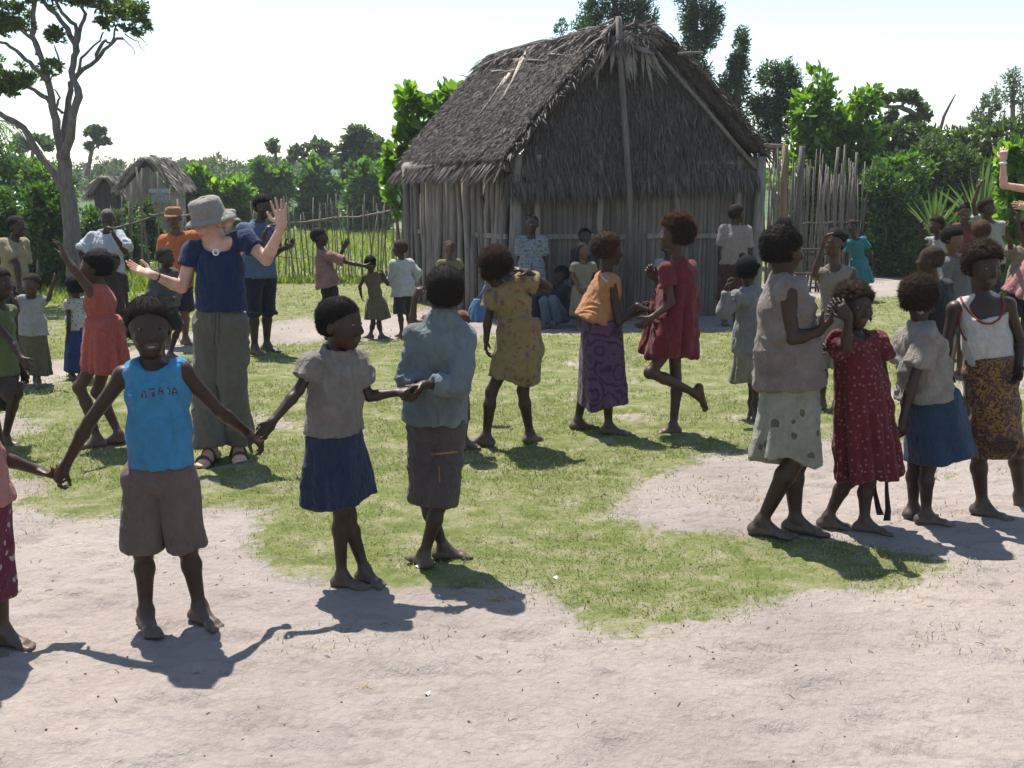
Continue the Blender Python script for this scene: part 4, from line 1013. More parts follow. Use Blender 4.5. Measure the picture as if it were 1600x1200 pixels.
def hand(w, hdir, pn, side, s, curl, splay=0.12, vox=0.006):
    """palm, four fingers of unequal length with knuckle bends and a thumb from the side of the palm"""
    h = nrm(hdir); n = nrm(pn - h * np.dot(pn, h)); th = np.cross(n, h) * side
    P = [cone(w, w + h * 0.018 * s, 0.016 * s, 0.017 * s, 0.012, th, 1.25),
         cone(w + h * 0.018 * s, w + h * 0.066 * s, 0.0125 * s, 0.0115 * s, 0.010, th, 2.35)]
    fr = max(0.0068 * s, vox * 0.86)
    for i, (o, ln) in enumerate(((0.0215, 0.058), (0.0073, 0.066), (-0.0073, 0.061), (-0.021, 0.048))):
        b = w + h * (0.066 - 0.004 * abs(i - 1)) * s + th * o * s * 1.02
        d0 = nrm(h + th * splay * (1.2 - 0.8 * i))
        p = b; ang = 0.0
        cu = curl * (0.9 + 0.08 * i)
        for seg, (fr_, bend) in enumerate(((0.45, 0.75), (0.32, 1.0), (0.23, 0.8))):
            ang += bend * cu
            d = d0 * math.cos(ang) + n * math.sin(ang)
            q = p + d * ln * s * fr_
            P.append(cone(p, q, fr * (1 - 0.08 * seg), fr * (0.94 - 0.1 * seg), 0.0035))
            p = q
    b = w + h * 0.020 * s + th * 0.020 * s
    d1 = nrm(h * 0.62 + th * (0.75 - 0.25 * curl) + n * (0.25 + 0.3 * curl))
    m = b + d1 * 0.034 * s
    d2 = nrm(h * 0.9 + th * (0.35 - 0.5 * curl) + n * (0.2 + 0.7 * curl))
    P += [cone(b, m, fr * 1.35, fr * 1.15, 0.006), cone(m, m + d2 * 0.030 * s, fr * 1.1, fr * 0.9, 0.004)]
    return P

def foot(an, fd, fu, s, side, vox):
    """heel, instep, ball and five toes; fu is the direction from sole to ankle"""
    fd = nrm(fd); fu = nrm(fu - fd * np.dot(fu, fd)); sd = np.cross(fd, fu) * side      # towards the big toe
    h = 0.060 * s
    sole = an - fu * h
    heel = sole - fd * 0.030 * s + fu * 0.026 * s
    ball = sole + fd * 0.092 * s + fu * 0.0165 * s
    P = [cone(an, heel, 0.025 * s, 0.026 * s, 0.015), cone(an + fu * 0.005 * s, ball - fd * 0.02 * s, 0.025 * s, 0.016 * s, 0.02, sd, 1.25),
         cone(heel, ball, 0.024 * s, 0.0165 * s, 0.014, sd, 1.45), cone(ball - sd * 0.014 * s - fd * 0.008 * s, ball + sd * 0.016 * s, 0.0155 * s, 0.017 * s, 0.012)]
    for i in range(5):
        o = (0.026, 0.011, -0.002, -0.014, -0.025)[i]; ln = (0.046, 0.046, 0.040, 0.033, 0.025)[i]; r = max((0.0125, 0.0092, 0.0088, 0.0085, 0.0082)[i] * s, vox * 0.85)
        b = ball + sd * o * s - fu * 0.004 * s
        P.append(cone(b, b + fd * ln * s * 0.85 - fu * 0.003 * s, r, r * 0.95, 0.005))
    return P

SKIN = {}
def skin_mat(key):
    if key in SKIN: return SKIN[key]
    base = {'dark': (0.036, 0.0178, 0.0108), 'brown': (0.062, 0.030, 0.018), 'warm': (0.105, 0.050, 0.030), 'pale': (0.50, 0.28, 0.205)}[key]
    t = NT('skin_' + key); c = t.coord()
    n = t.noise(c, 9, 5, 0.6)
    cc = t.ramp(n, [(0.30, tuple(x * 0.72 for x in base)), (0.55, base), (0.80, tuple(min(1, x * 1.35) for x in base))])
    sx = t.n('ShaderNodeSeparateXYZ'); t.l(c, sx.inputs[0])
    low = t.math('SUBTRACT', 0.13, sx.outputs[2]); dm = t.math('MULTIPLY', t.math('MAXIMUM', t.math('MULTIPLY', low, 8.0), 0.0), t.noise(c, 45, 4, 0.7))
    dust = t.math('MINIMUM', t.math('ADD', t.math('MULTIPLY', dm, 0.7), t.math('MULTIPLY', t.math('MAXIMUM', t.math('SUBTRACT', t.noise(c, 17, 5, 0.65), 0.60), 0.0), 0.7)), 0.42)
    cc = t.mix(dust, cc, (0.20, 0.155, 0.125) if key != 'pale' else base)
    fine = t.noise(c, 160, 3, 0.6)
    rg = t.ramp(t.noise(c, 26, 4), [(0.3, (0.38,) * 3), (0.75, (0.58,) * 3)])
    nb = t.bump(fine, 0.16, 0.004)
    sub = 0.12 if key == 'pale' else 0.05
    p = t.n('ShaderNodeBsdfPrincipled')
    t.set(p, 'Base Color', cc); t.l(rg, p.inputs['Roughness']); t.set(p, 'Specular IOR Level', 0.26); t.l(nb, p.inputs['Normal'])
    t.set(p, 'Subsurface Weight', sub); t.set(p, 'Subsurface Radius', (0.02, 0.008, 0.005)); t.set(p, 'Subsurface Scale', 0.3)
    SKIN[key] = t.done(p.outputs[0])
    return SKIN[key]
HAIRM = {}
def hair_mat(key):
    if key in HAIRM: return HAIRM[key]
    a, b = {'black': ((0.005, 0.0045, 0.0045), (0.018, 0.014, 0.012)), 'brown': ((0.009, 0.006, 0.005), (0.046, 0.027, 0.017)),
            'rust': ((0.014, 0.008, 0.006), (0.085, 0.042, 0.021)), 'grey': ((0.03, 0.028, 0.027), (0.14, 0.13, 0.12)), 'fair': ((0.25, 0.13, 0.06), (0.45, 0.26, 0.12))}[key]
    t = NT('hair_' + key); c = t.coord()
    g = t.n('ShaderNodeNewGeometry')
    cc = t.ramp(g.outputs['Random Per Island'], [(0.1, a), (0.9, b)])
    nb = t.bump(t.noise(c, 150, 4, 0.7), 0.45, 0.008)
    p = t.bsdf(cc, 0.80, 0.12, nb)
    tr = t.n('ShaderNodeBsdfTranslucent'); t.set(tr, 'Color', tuple(min(1, x * 2.2) for x in b))
    mx = t.n('ShaderNodeMixShader'); mx.inputs[0].default_value = 0.22
    t.l(p, mx.inputs[1]); t.l(tr.outputs[0], mx.inputs[2])
    HAIRM[key] = t.done(mx.outputs[0])
    return HAIRM[key]

CLOTH = {}
def cloth_mat(col, pat=None, c2=None, sc=1.0, dirt=0.35, c3=None):
    key = (col, pat, c2, sc, dirt, c3)
    def shade_tone(x):                                       # dyes darkened to put deeper shade into the cloth colour, slightly greyed
        g_ = sum(x) / 3; return tuple((0.86 * v + 0.14 * g_) * 0.66 for v in x)
    if key in CLOTH: return CLOTH[key]
    col = shade_tone(col); c2 = shade_tone(c2) if c2 else None; c3 = shade_tone(c3) if c3 else None
    t = NT('cloth_%02d' % len(CLOTH)); c = t.coord()
    n = t.noise(c, 7, 5, 0.6); n2 = t.noise(c, 30, 4, 0.6)
    cc = t.ramp(n2, [(0.3, tuple(x * 0.88 for x in col)), (0.7, tuple(min(1, x * 1.08) for x in col))])
    if pat == 'dots':
        v = t.n('ShaderNodeTexVoronoi', _feature='F1'); t.set(v, 'Vector', c); t.set(v, 'Scale', 38 * sc); t.set(v, 'Randomness', 0.7)
        m = t.math('LESS_THAN', v.outputs['Distance'], 0.25); cc = t.mix(m, cc, c2)
    elif pat == 'spots':
        v = t.n('ShaderNodeTexVoronoi', _feature='F1'); t.set(v, 'Scale', 11 * sc); t.set(v, 'Randomness', 0.9)
        w = t.mix(0.06, c, t.n('ShaderNodeTexNoise').outputs['Color']); t.l(w, v.inputs['Vector'])
        m = t.math('LESS_THAN', v.outputs['Distance'], 0.27); cc = t.mix(m, cc, c2)
    elif pat == 'floral':
        nz = t.n('ShaderNodeTexNoise'); t.set(nz, 'Vector', c); t.set(nz, 'Scale', 24 * sc); t.set(nz, 'Detail', 3)
        v = t.n('ShaderNodeTexVoronoi'); t.l(t.mix(0.05, c, nz.outputs['Color']), v.inputs['Vector']); t.set(v, 'Scale', 17 * sc)
        sp = t.n('ShaderNodeSeparateColor'); t.l(v.outputs['Color'], sp.inputs[0])
        m = t.math('MULTIPLY', t.math('LESS_THAN', v.outputs['Distance'], 0.42), t.math('GREATER_THAN', sp.outputs[0], 0.45))
        cc = t.mix(t.math('MULTIPLY', m, 0.75), cc, t.ramp(sp.outputs[1], [(0.3, c2), (0.7, c3 or c2)]))
    elif pat == 'batik':
        nz = t.n('ShaderNodeTexNoise'); t.set(nz, 'Vector', c); t.set(nz, 'Scale', 9 * sc); t.set(nz, 'Detail', 3)
        v = t.n('ShaderNodeTexVoronoi'); t.l(t.mix(0.10, c, nz.outputs['Color']), v.inputs['Vector']); t.set(v, 'Scale', 8.5 * sc)
        w = t.math('SINE', t.math('MULTIPLY', v.outputs['Distance'], 26.0))
        cc = t.mix(t.ramp(w, [(0.35, (0, 0, 0)), (0.6, (1, 1, 1))]), cc, c2)
        if c3: cc = t.mix(t.ramp(t.noise(c, 15 * sc, 3), [(0.52, (0, 0, 0)), (0.58, (1, 1, 1))]), cc, c3)
    elif pat == 'print':
        b = t.n('ShaderNodeTexBrick'); t.l(t.coord('Object', (1, 1, 1)), b.inputs['Vector'])
        rot = t.coord('Object'); sx = t.n('ShaderNodeSeparateXYZ'); t.l(rot, sx.inputs[0]); cb = t.n('ShaderNodeCombineXYZ'); t.l(sx.outputs[0], cb.inputs[0]); t.l(sx.outputs[2], cb.inputs[1]); t.l(cb.outputs[0], b.inputs['Vector'])
        t.set(b, 'Scale', 14 * sc); t.set(b, 'Color1', col); t.set(b, 'Color2', tuple(x * 0.72 for x in col)); t.set(b, 'Mortar', c2); t.set(b, 'Mortar Size', 0.045)
        cc = t.mix(t.ramp(t.noise(c, 34 * sc, 2), [(0.56, (0, 0, 0)), (0.60, (1, 1, 1))]), b.outputs['Color'], c2)
    elif pat == 'stripe':
        w = t.n('ShaderNodeTexWave', _bands_direction='Z'); t.set(w, 'Vector', c); t.set(w, 'Scale', 9 * sc); t.set(w, 'Distortion', 0.4)
        cc = t.mix(t.ramp(w.outputs['Fac'], [(0.45, (0, 0, 0)), (0.55, (1, 1, 1))]), cc, c2)
    if dirt:
        dm = t.ramp(n, [(0.42, (1, 1, 1)), (0.62, (1 - dirt * 0.55, 1 - dirt * 0.66, 1 - dirt * 0.75)), (0.80, (1 - dirt, 1 - dirt * 1.15, 1 - dirt * 1.3))])
        cc = t.mix(0.8, cc, dm, 'MULTIPLY')
    weave = t.noise(c, 340, 2, 0.6)
    nb = t.bump(weave, 0.25, 0.003, t.bump(t.noise(t.coord('Object', (1, 1, 0.45)), 26, 4, 0.6, 1.6), 0.9, 0.022))
    p = t.bsdf(cc, 0.88, 0.15, nb, Sheen_Weight=0.12)
    tr = t.n('ShaderNodeBsdfTranslucent'); t.l(cc, tr.inputs['Color'])
    mx = t.n('ShaderNodeMixShader'); mx.inputs[0].default_value = 0.10
    t.l(p, mx.inputs[1]); t.l(tr.outputs[0], mx.inputs[2])
    CLOTH[key] = t.done(mx.outputs[0])
    return CLOTH[key]

EYE_W = m_simple('eye_white', (0.15, 0.125, 0.11), 0.5, 0.2, 0.05, 10, 0)
EYE_D = m_simple('eye_dark', (0.010, 0.007, 0.006), 0.45, 0.2, 0.05, 10, 0)
TEETH = m_simple('teeth', (0.42, 0.39, 0.34), 0.3, 0.5, 0.05, 10, 0)
LIPM = m_simple('lip', (0.052, 0.024, 0.020), 0.4, 0.4, 0.2, 40, 0.1)
LIP_PALE = m_simple('lip_pale', (0.36, 0.13, 0.105), 0.4, 0.4, 0.2, 40, 0.1)
from mathutils.bvhtree import BVHTree

def person(sp):
    rng = np.random.default_rng(sp.get('seed', 7) * 131 + int(abs(sp['hd'][0]) * 7))
    yaw = math.radians(sp.get('yaw', 0))
    F = np.array([math.sin(yaw), -math.cos(yaw), 0]); Lv = np.array([math.cos(yaw), math.sin(yaw), 0])
    H = sp['h']; s = H / 1.25; vox = sp.get('vox', 0.0065)
    fat = sp.get('fat', 0.90 if sp['h'] < 1.5 else 1.0)
    ank = 0.060 * s; lf = sp.get('lf', 0.86 if H < 1.5 else 0.96)
    pvp = sp['pv']
    A = {}
    for k in 'LR':
        a = sp.get('a' + k)
        if a is not None and len(a) == 2: A[k] = gnd(a[0], a[1], ank)
    if 'D' in sp: D = sp['D']
    elif 'ft' in sp: D = gnd(pvp[0], sp['ft'])[1]
    else: D = float(np.mean([x[1] for x in A.values()]))
    def P(p): return at(p[0], p[1], D - (p[2] if len(p) > 2 else 0.0))
    pv, nk, hd = P(pvp), P(sp['nk']), P(sp['hd'])
    S = nrm(nk - pv); Ls = nrm(Lv - S * (Lv @ S)); Fs = np.cross(Ls, S)
    if Fs @ F < 0: Fs = -Fs
    sgn = {'L': 1, 'R': -1}
    hip, sh, el, wr, kn = {}, {}, {}, {}, {}
    shw = sp.get('shw', 0.118) * s
    for k in 'LR':
        hip[k] = pv + Lv * sgn[k] * 0.058 * s - UP * 0.01 * s
        sh[k] = P(sp['s' + k]) if 's' + k in sp else nk + Ls * sgn[k] * shw - S * 0.030 * s
        e = sp.get('e' + k); w = sp.get('w' + k)
        if e is None:
            el[k] = sh[k] - UP * 0.225 * s + Lv * sgn[k] * 0.025 * s - F * 0.02 * s
        else: el[k] = at(e[0], e[1], sh[k][1] - (e[2] if len(e) > 2 else 0.0))
        if w is None: wr[k] = el[k] - UP * 0.19 * s + F * 0.04 * s
        else: wr[k] = at(w[0], w[1], el[k][1] - (w[2] if len(w) > 2 else 0.0))
        if k not in A:
            a = sp.get('a' + k)
            A[k] = (hip[k] * [1, 1, 0] + UP * ank) if a is None else at(a[0], a[1], D - a[2])
        kk = sp.get('k' + k)
        md = 0.5 * (hip[k] + A[k])
        if kk is None: kn[k] = md + F * 0.015 * s + UP * 0.01 * s
        else: kn[k] = at(kk[0], kk[1], md[1] - (kk[2] if len(kk) > 2 else 0.0))
    base = np.array([0.5 * (A['L'][0] + A['R'][0]), 0.5 * (A['L'][1] + A['R'][1]), 0.0])
    if 'D' in sp and not sp.get('lift'): base[1] = D
    # ---- body
    B = []
    wst = pv + (nk - pv) * 0.36; ch = pv + (nk - pv) * 0.74
    ft_, fh_ = fat * (0.88 if 'tp' in sp else 1), fat * (0.84 if ('sk' in sp or 'pt' in sp) else 1)      # cloth presses on the body
    B += [cone(hip['L'], hip['R'], 0.066 * s * fh_, 0.066 * s * fh_, 0.03),
          cone(pv, wst, 0.070 * s * fh_, 0.062 * s * ft_, 0.03, Ls, 1.28), cone(wst, ch, 0.062 * s * ft_, 0.074 * s * ft_, 0.03, Ls, 1.32),
          cone(ch, nk - S * 0.035 * s, 0.074 * s * ft_, 0.043 * s, 0.03, Ls, 1.36), cone(sh['L'], sh['R'], 0.034 * s, 0.034 * s, 0.03)]
    # head frame
    fy = math.radians(sp.get('fy', sp.get('yaw', 0))); fp = math.radians(sp.get('fp', 0)); fr = math.radians(sp.get('fr', 0))
    hf = np.array([math.sin(fy) * math.cos(fp), -math.cos(fy) * math.cos(fp), -math.sin(fp)])
    hs = np.array([math.cos(fy), math.sin(fy), 0]); hu = np.cross(hs, hf); hu = nrm(hu if hu[2] > 0 else -hu)
    hs, hu = hs * math.cos(fr) + hu * math.sin(fr), hu * math.cos(fr) - hs * math.sin(fr)
    hh = sp.get('hh', 0.205 * (0.55 + 0.45 * s)); AX = np.array([hs, hf, hu])
    def hp(x, y, z): return hd + (hs * x + hf * y + hu * z) * hh
    B += [cone(nk - S * 0.04 * s, hp(0, -0.10, -0.28), 0.041 * s, 0.036 * s, 0.022),
          ell(hp(0, -0.05, 0.10), np.array([0.345, 0.425, 0.385]) * hh, AX, 0.02), ell(hp(0, 0.12, -0.16), np.array([0.275, 0.275, 0.325]) * hh, AX, 0.03),
          ell(hp(0, 0.26, -0.40), np.array([0.11, 0.09, 0.08]) * hh, AX, 0.022)]
    det = vox < 0.0075
    for q in (-1, 1):
        B.append(ell(hp(q * 0.355, -0.06, -0.07), np.array([0.035, 0.085, 0.12]) * hh, AX, 0.006))
        if det:
            B.append(ell(hp(q * 0.17, 0.30, -0.12), np.array([0.10, 0.09, 0.09]) * hh, AX, 0.015))
    if det:
        for q in (-1, 1): B.append(ell(hp(q * 0.15, 0.43, 0.045), np.array([0.085, 0.055, 0.05]) * hh, AX, 0.010, 'cut'))
        B += [cone(hp(0, 0.375, 0.05), hp(0, 0.445, -0.10), 0.035 * hh, 0.050 * hh, 0.010), ell(hp(0, 0.41, -0.125), np.array([0.095, 0.055, 0.045]) * hh, AX, 0.006),
              ell(hp(0, 0.365, -0.235), np.array([0.125, 0.07, 0.038]) * hh, AX, 0.004), ell(hp(0, 0.355, -0.300), np.array([0.105, 0.07, 0.040]) * hh, AX, 0.004)]
    else:
        B += [ell(hp(0, 0.42, -0.09), np.array([0.07, 0.07, 0.08]) * hh, AX, 0.012), ell(hp(0, 0.36, -0.26), np.array([0.11, 0.07, 0.06]) * hh, AX, 0.01)]
    for k in 'LR':
        q = sgn[k]
        fm = el[k] + (wr[k] - el[k]) * 0.28
        B += [cone(sh[k], el[k], 0.036 * s * lf, 0.0272 * s * lf, 0.025), cone(el[k], fm, 0.0272 * s * lf, 0.0292 * s * lf, 0.012), cone(fm, wr[k], 0.0292 * s * lf, 0.0175 * s, 0.012)]
        hdv = wr[k] - el[k]
        ht = sp.get('h' + k)
        if ht is not None: hdv = at(ht[0], ht[1], wr[k][1] - (ht[2] if len(ht) > 2 else 0)) - wr[k]
        pn = sp.get('n' + k)
        pn = np.array(pn, float) if pn is not None else -Lv * q + F * 0.2
        if abs(nrm(pn) @ nrm(hdv)) > 0.93: pn = pn + F * 1.0 + UP * 0.3
        # thumb lies on the inner side of the palm; the sign follows which hand it is
        B += hand(wr[k], hdv, pn, q, s * sp.get('hs', 1.0), sp.get('c' + k, 0.45), sp.get('sp' + k, 0.10), vox)
        cm = kn[k] + (A[k] - kn[k]) * 0.30
        sv = nrm(A[k] - kn[k]); cb = -F + sv * (F @ sv)
        B += [cone(hip[k], kn[k], 0.062 * s * fh_, 0.041 * s * lf, 0.03), cone(kn[k], cm + cb * 0.010 * s, 0.038 * s * lf, 0.0415 * s * lf, 0.02),
              cone(cm + cb * 0.010 * s, A[k], 0.0415 * s * lf, 0.0225 * s, 0.02), ell(kn[k] + F * 0.010 * s, np.array([0.034, 0.036, 0.040]) * s * lf, None, 0.02)]
        ff = sp.get('f' + k)
        if ff is not None and not np.isscalar(ff):
            fd = at(ff[0], ff[1], A[k][1] - (ff[2] if len(ff) > 2 else 0)) - A[k]
            fu = kn[k] - A[k]
            fd = nrm(fd) - nrm(fu) * 0.0
            if len(sp.get('a' + k, ())) == 2:
                fd = fd * [1, 1, 0]; fu = UP
        else:
            a = math.radians(ff) if ff is not None else yaw
            fd = np.array([math.sin(a), -math.cos(a), 0]); fu = UP
        B += foot(A[k], fd, fu, s * sp.get('fs', 1.0), q, vox)
    V, Q = field(B, vox)
    zz = ground_h(np.array([A['L'][0], A['R'][0]]), np.array([A['L'][1], A['R'][1]])); root = empty('person', base + UP * (float(np.mean(zz)) - 0.003))
    tag(root, sp['label'], 'person', sp.get('group', 'people in the village clearing'))
    def add(name, V, Q, mat, tris=None, label=None):
        me = mesh_np(name, V - base, Q, tris)
        o = link(name, me, mat, root)
        if label: o['label'] = label
        return o
    body = add('body', V, Q, skin_mat(sp.get('skin', 'dark')))
    if det and 'noface' not in sp:
        # lips take their own tint
        body.data.materials.append(LIPM if sp.get('skin') != 'pale' else LIP_PALE)
        fc = V[Q].mean(1) - hd; lx, ly, lz = fc @ hs / hh, fc @ hf / hh, fc @ hu / hh
        m = (np.abs(lx) < 0.13) & (ly > 0.33) & (lz < -0.205) & (lz > -0.33) & (lx ** 2 / 0.0169 + (lz + 0.265) ** 2 / 0.0042 < 1)
        body.data.polygons.foreach_set('material_index', m.astype(np.int32))
        if sp.get('eyes', True):
            for q in (-1, 1):
                c = hp(q * 0.148, 0.318, 0.035); b = MB().ball(c, np.array([0.054, 0.054, 0.030]) * hh, 12, 10, AX)
                o = b.build('eye', [EYE_W, EYE_D], root, origin=base)
                n = len(o.data.polygons); idx = np.zeros(n, np.int32)
                cen = np.zeros(n * 3, np.float32); o.data.polygons.foreach_get('center', cen); cen = cen.reshape(-1, 3) + base - c
                look = nrm(hf + hs * 0.15)
                idx[(cen @ look) / (0.054 * hh) > 0.58] = 1
                o.data.polygons.foreach_set('material_index', idx)
        if sp.get('smile'):
            MB().ball(hp(0.0, 0.405, -0.268), np.array([0.062, 0.020, 0.012]) * hh, 10, 6, AX).build('teeth', TEETH, root, origin=base)
    # ---- hair
    hr = sp.get('hair', {})
    if hr is not None:
        th = hr.get('t', 0.016); up = hr.get('up', 0.0); tt = th / hh
        hb = [ell(hp(0, -0.10 + hr.get('y', 0), 0.12 + up), np.array([0.345 + tt, 0.425 + tt, 0.385 + tt + up * 0.6]) * hh, AX, 0.01),
              ell(hp(0, -0.20, -0.10), np.array([0.275 + tt * 0.6, 0.23 + tt * 0.8, 0.22]) * hh, AX, 0.03)]
        for (x, y, z, r) in hr.get('b', []): hb.append(ell(hp(x, y, z), np.array([r, r, r]) * hh, AX, 0.008))
        for (x0, y0, z0, x1, y1, z1, r0, r1) in hr.get('tail', []): hb.append(cone(hp(x0, y0, z0), hp(x1, y1, z1), r0 * hh, r1 * hh, 0.008))
        ln_, sl_ = hr.get('line', 0.05), hr.get('slope', 0.6)
        def hairline(X, Y, Z):
            x, y, z = X - hd[0], Y - hd[1], Z - hd[2]
            ly = (x * hf[0] + y * hf[1] + z * hf[2]) / hh; lz = (x * hu[0] + y * hu[1] + z * hu[2]) / hh
            front = np.maximum(lz - (0.02 + ln_ + sl_ * ly), (0.03 - ly))
            return np.minimum(front, lz + hr.get('nape', 0.27)) * hh * 0.85
        hb.insert(2, dict(op='cut', f=hairline, k=0.014 if det else 0.028, bb=None))
        hv, hq = field(hb, max(vox, 0.006))
        N = vnormals(hv, hq)
        lump = hr.get('lump', 0.0022)
        hv = hv + N * (lump * fbm(hv * 55, 3, 3) + lump * 0.8 * vnoise(hv * 20, 9))[:, None]
        nf = hr.get('n', int(1500 if vox < 0.0065 else 900 if det else 500)); fl = hr.get('fz', 0.007)
        pick = rng.integers(0, len(hv), nf)
        p0 = hv[pick]; d = N[pick] + rng.normal(0, 0.55, (nf, 3)); d /= np.linalg.norm(d, axis=1)[:, None]
        ln = fl * rng.uniform(0.4, 1.5, nf)[:, None]; sd = np.cross(d, rng.normal(0, 1, (nf, 3))); sd /= np.linalg.norm(sd, axis=1)[:, None] + 1e-9
        wd = hr.get('w', 0.0014) * rng.uniform(0.6, 1.4, nf)[:, None]
        bend = rng.normal(0, 0.35, (nf, 3)) * ln
        bv = np.concatenate([p0 - d * 0.004 - sd * wd, p0 - d * 0.004 + sd * wd, p0 + d * ln + bend])
        i = np.arange(nf) + len(hv)
        add('hair', np.vstack([hv, bv]), hq, hair_mat(hr.get('c', 'black')), np.stack([i, i + nf, i + 2 * nf], 1))
    # ---- clothes
    K = ppm(D)
    def wr_r(px, ratio):                      # apparent half width in the picture -> depth radius
        return px / K / math.sqrt((ratio * math.cos(yaw)) ** 2 + math.sin(yaw) ** 2)
    def grow(name, prims, mat, wob=0.006, freq=(13, 13, 6), label=None, v=None):
        v_, q_ = field(prims, v or vox)
        N = vnormals(v_, q_)
        a = v_ / s
        rg = 1 - np.abs(vnoise(a * np.array(freq) + 3.7 * rng.random() + 0.6 * vnoise(a * 6, 5)[:, None], 2)) * 2
        o_ = 50 * rng.random()
        w1 = 1 - 2 * np.abs(vnoise(a * np.array([20, 20, 8]) + o_ + 1.2 * vnoise(a * 9 + o_, 6)[:, None], 12)) ** 0.7
        w2 = 1 - 2 * np.abs(vnoise(a * np.array([16, 16, 26]) + o_ + 1.5 * vnoise(a * 7, 7)[:, None], 13)) ** 0.7
        msk = np.clip(vnoise(a * 5 + o_, 15) + 0.4, 0, 1)
        v_ = v_ + N * (wob * s * (rg * 0.5 + 0.9 * fbm(a * np.array([9, 9, 5]) + o_, 4, 2) + 0.55 * w1 * (1 - msk) + 0.55 * w2 * msk + 0.35) * 1.25)[:, None]
        return add(name, v_, q_, mat, None, label)
    parts = {}
    tp = sp.get('tp'); sk = sp.get('sk'); pt = sp.get('pt')
    if tp:
        lo_ = tp.get('l', 0.012) * s; ratio = tp.get('ratio', 1.30)
        C = [cone(ch, nk - S * 0.030 * s, 0.074 * s * fat + lo_, 0.048 * s + lo_ * 0.7, 0.03, Ls, 1.38)]
        si = tp.get('in', 1.0 if tp.get('sl', 0.5) > 0 else 0.80)
        C.append(cone(nk - S * 0.028 * s + (sh['L'] - nk + S * 0.028 * s) * si, nk - S * 0.028 * s + (sh['R'] - nk + S * 0.028 * s) * si, 0.036 * s + lo_ * 0.9, 0.036 * s + lo_ * 0.9, 0.03))
        if 'hem' in tp:
            hc = P(tp['hem']); r1 = wr_r(tp['hw'], ratio)
            mid = ch + (hc - ch) * 0.5
            r_m = 0.5 * (0.074 * s * fat + lo_ + r1) * tp.get('waist', 1.0)
            C += [cone(ch, mid, 0.074 * s * fat + lo_, r_m, 0.03, Ls, ratio), cone(mid, hc, r_m, r1, 0.03, Ls, ratio, flat1=True)]
        else:
            C += [cone(wst, ch, 0.062 * s * fat + lo_, 0.074 * s * fat + lo_, 0.03, Ls, 1.32), cone(pv, wst, 0.070 * s * fat + lo_, 0.062 * s * fat + lo_, 0.03, Ls, 1.3)]
        sl = tp.get('sl', 0.5)
        for k in 'LR':
            if sl <= 0: continue
            r0 = 0.036 * s + lo_ * 0.9; rs = tp.get('sr', 0.040) * s + lo_ * 0.5
            if sl <= 1: C.append(cone(sh[k], sh[k] + (el[k] - sh[k]) * sl, r0, rs, 0.02, flat1=True))
            else:
                C += [cone(sh[k], el[k], r0, rs, 0.02), cone(el[k], el[k] + (wr[k] - el[k]) * (sl - 1), rs, rs * 0.78, 0.02, flat1=True)]
        if tp.get('puff'):
            for k in 'LR': C.append(ell(sh[k] + (el[k] - sh[k]) * 0.15, np.array([0.052, 0.052, 0.048]) * s, None, 0.015))
        nr = tp.get('nk', 1.0)
        C.append(ell(nk + S * 0.022 * s + Fs * 0.022 * s * nr, np.array([0.060 * nr, 0.052, 0.055 * nr]) * s, np.array([Ls, Fs, S]), 0.006, 'cut'))
        if tp.get('collar'):
            C.append(ring(nk + S * 0.004 * s + Fs * 0.008 * s, S + Fs * 0.25, 0.052 * s, 0.008 * s, 0.004, 2.2))
    if sk:
        a, b = P(sk[0]), P(sk[1]); ratio = sk[4].get('ratio', 1.2) if len(sk) > 4 else 1.2
        o = sk[4] if len(sk) > 4 else {}
        SKP = [cone(hip['L'], hip['R'], 0.066 * s * fat + 0.009, 0.066 * s * fat + 0.009, 0.02), cone(pv, wst, 0.070 * s * fat + 0.007, 0.062 * s * fat + 0.006, 0.02, Ls, 1.28), skirt(a, b, wr_r(sk[2], ratio), wr_r(sk[3], ratio), Lv, ratio, o.get('folds', 9), o.get('amp', 0.09) * 1.6, rng.uniform(0, 6), o.get('hem', 0.012) * s, 0.015, o.get('belly', 0) * s)]
        if o.get('band'):
            SKP.append(cone(a - nrm(b - a) * 0.012 * s, a + nrm(b - a) * 0.03 * s, wr_r(sk[2], ratio) * 1.03, wr_r(sk[2], ratio) * 1.05, 0.006, Lv, ratio, True, True))
    if tp and sk and sp.get('dress'):
        parts['dress'] = grow('dress', C + SKP, sp['dress'], sp.get('wob', 0.007))
    else:
        if tp: parts['top'] = grow(tp.get('name', 'shirt'), C, tp['m'], tp.get('wob', 0.007))
        if sk: parts['bottom'] = grow(sk[4].get('name', 'skirt') if len(sk) > 4 else 'skirt', SKP, sk[4]['m'], 0.005)
    if pt:
        lo_ = pt.get('l', 0.014) * s
        C = [cone(hip['L'], hip['R'], 0.068 * s * fat + lo_ * 0.5, 0.068 * s * fat + lo_ * 0.5, 0.03), cone(pv + S * pt.get('top', 0.07) * s, pv, 0.064 * s * fat + lo_ * 0.5, 0.071 * s * fat + lo_ * 0.6, 0.03, Ls, 1.3, flat0=True)]
        for k in 'LR':
            t = pt.get('len', 0.85) if not isinstance(pt.get('len'), dict) else pt['len'][k]
            r0 = 0.064 * s * fat + lo_ * 0.6; r1 = pt.get('r', 0.060) * s; kk_ = 0.010
            if t <= 1: C.append(cone(hip[k], hip[k] + (kn[k] - hip[k]) * t, r0, r1, kk_, flat1=True))
            else:
                rk = pt.get('rk', 0.056) * s
                C += [cone(hip[k], kn[k], r0, rk, kk_), cone(kn[k], kn[k] + (A[k] - kn[k]) * (t - 1), rk, r1, kk_, flat1=True)]
        parts['bottom'] = grow(pt.get('name', 'shorts'), C, pt['m'], pt.get('wob', 0.007))
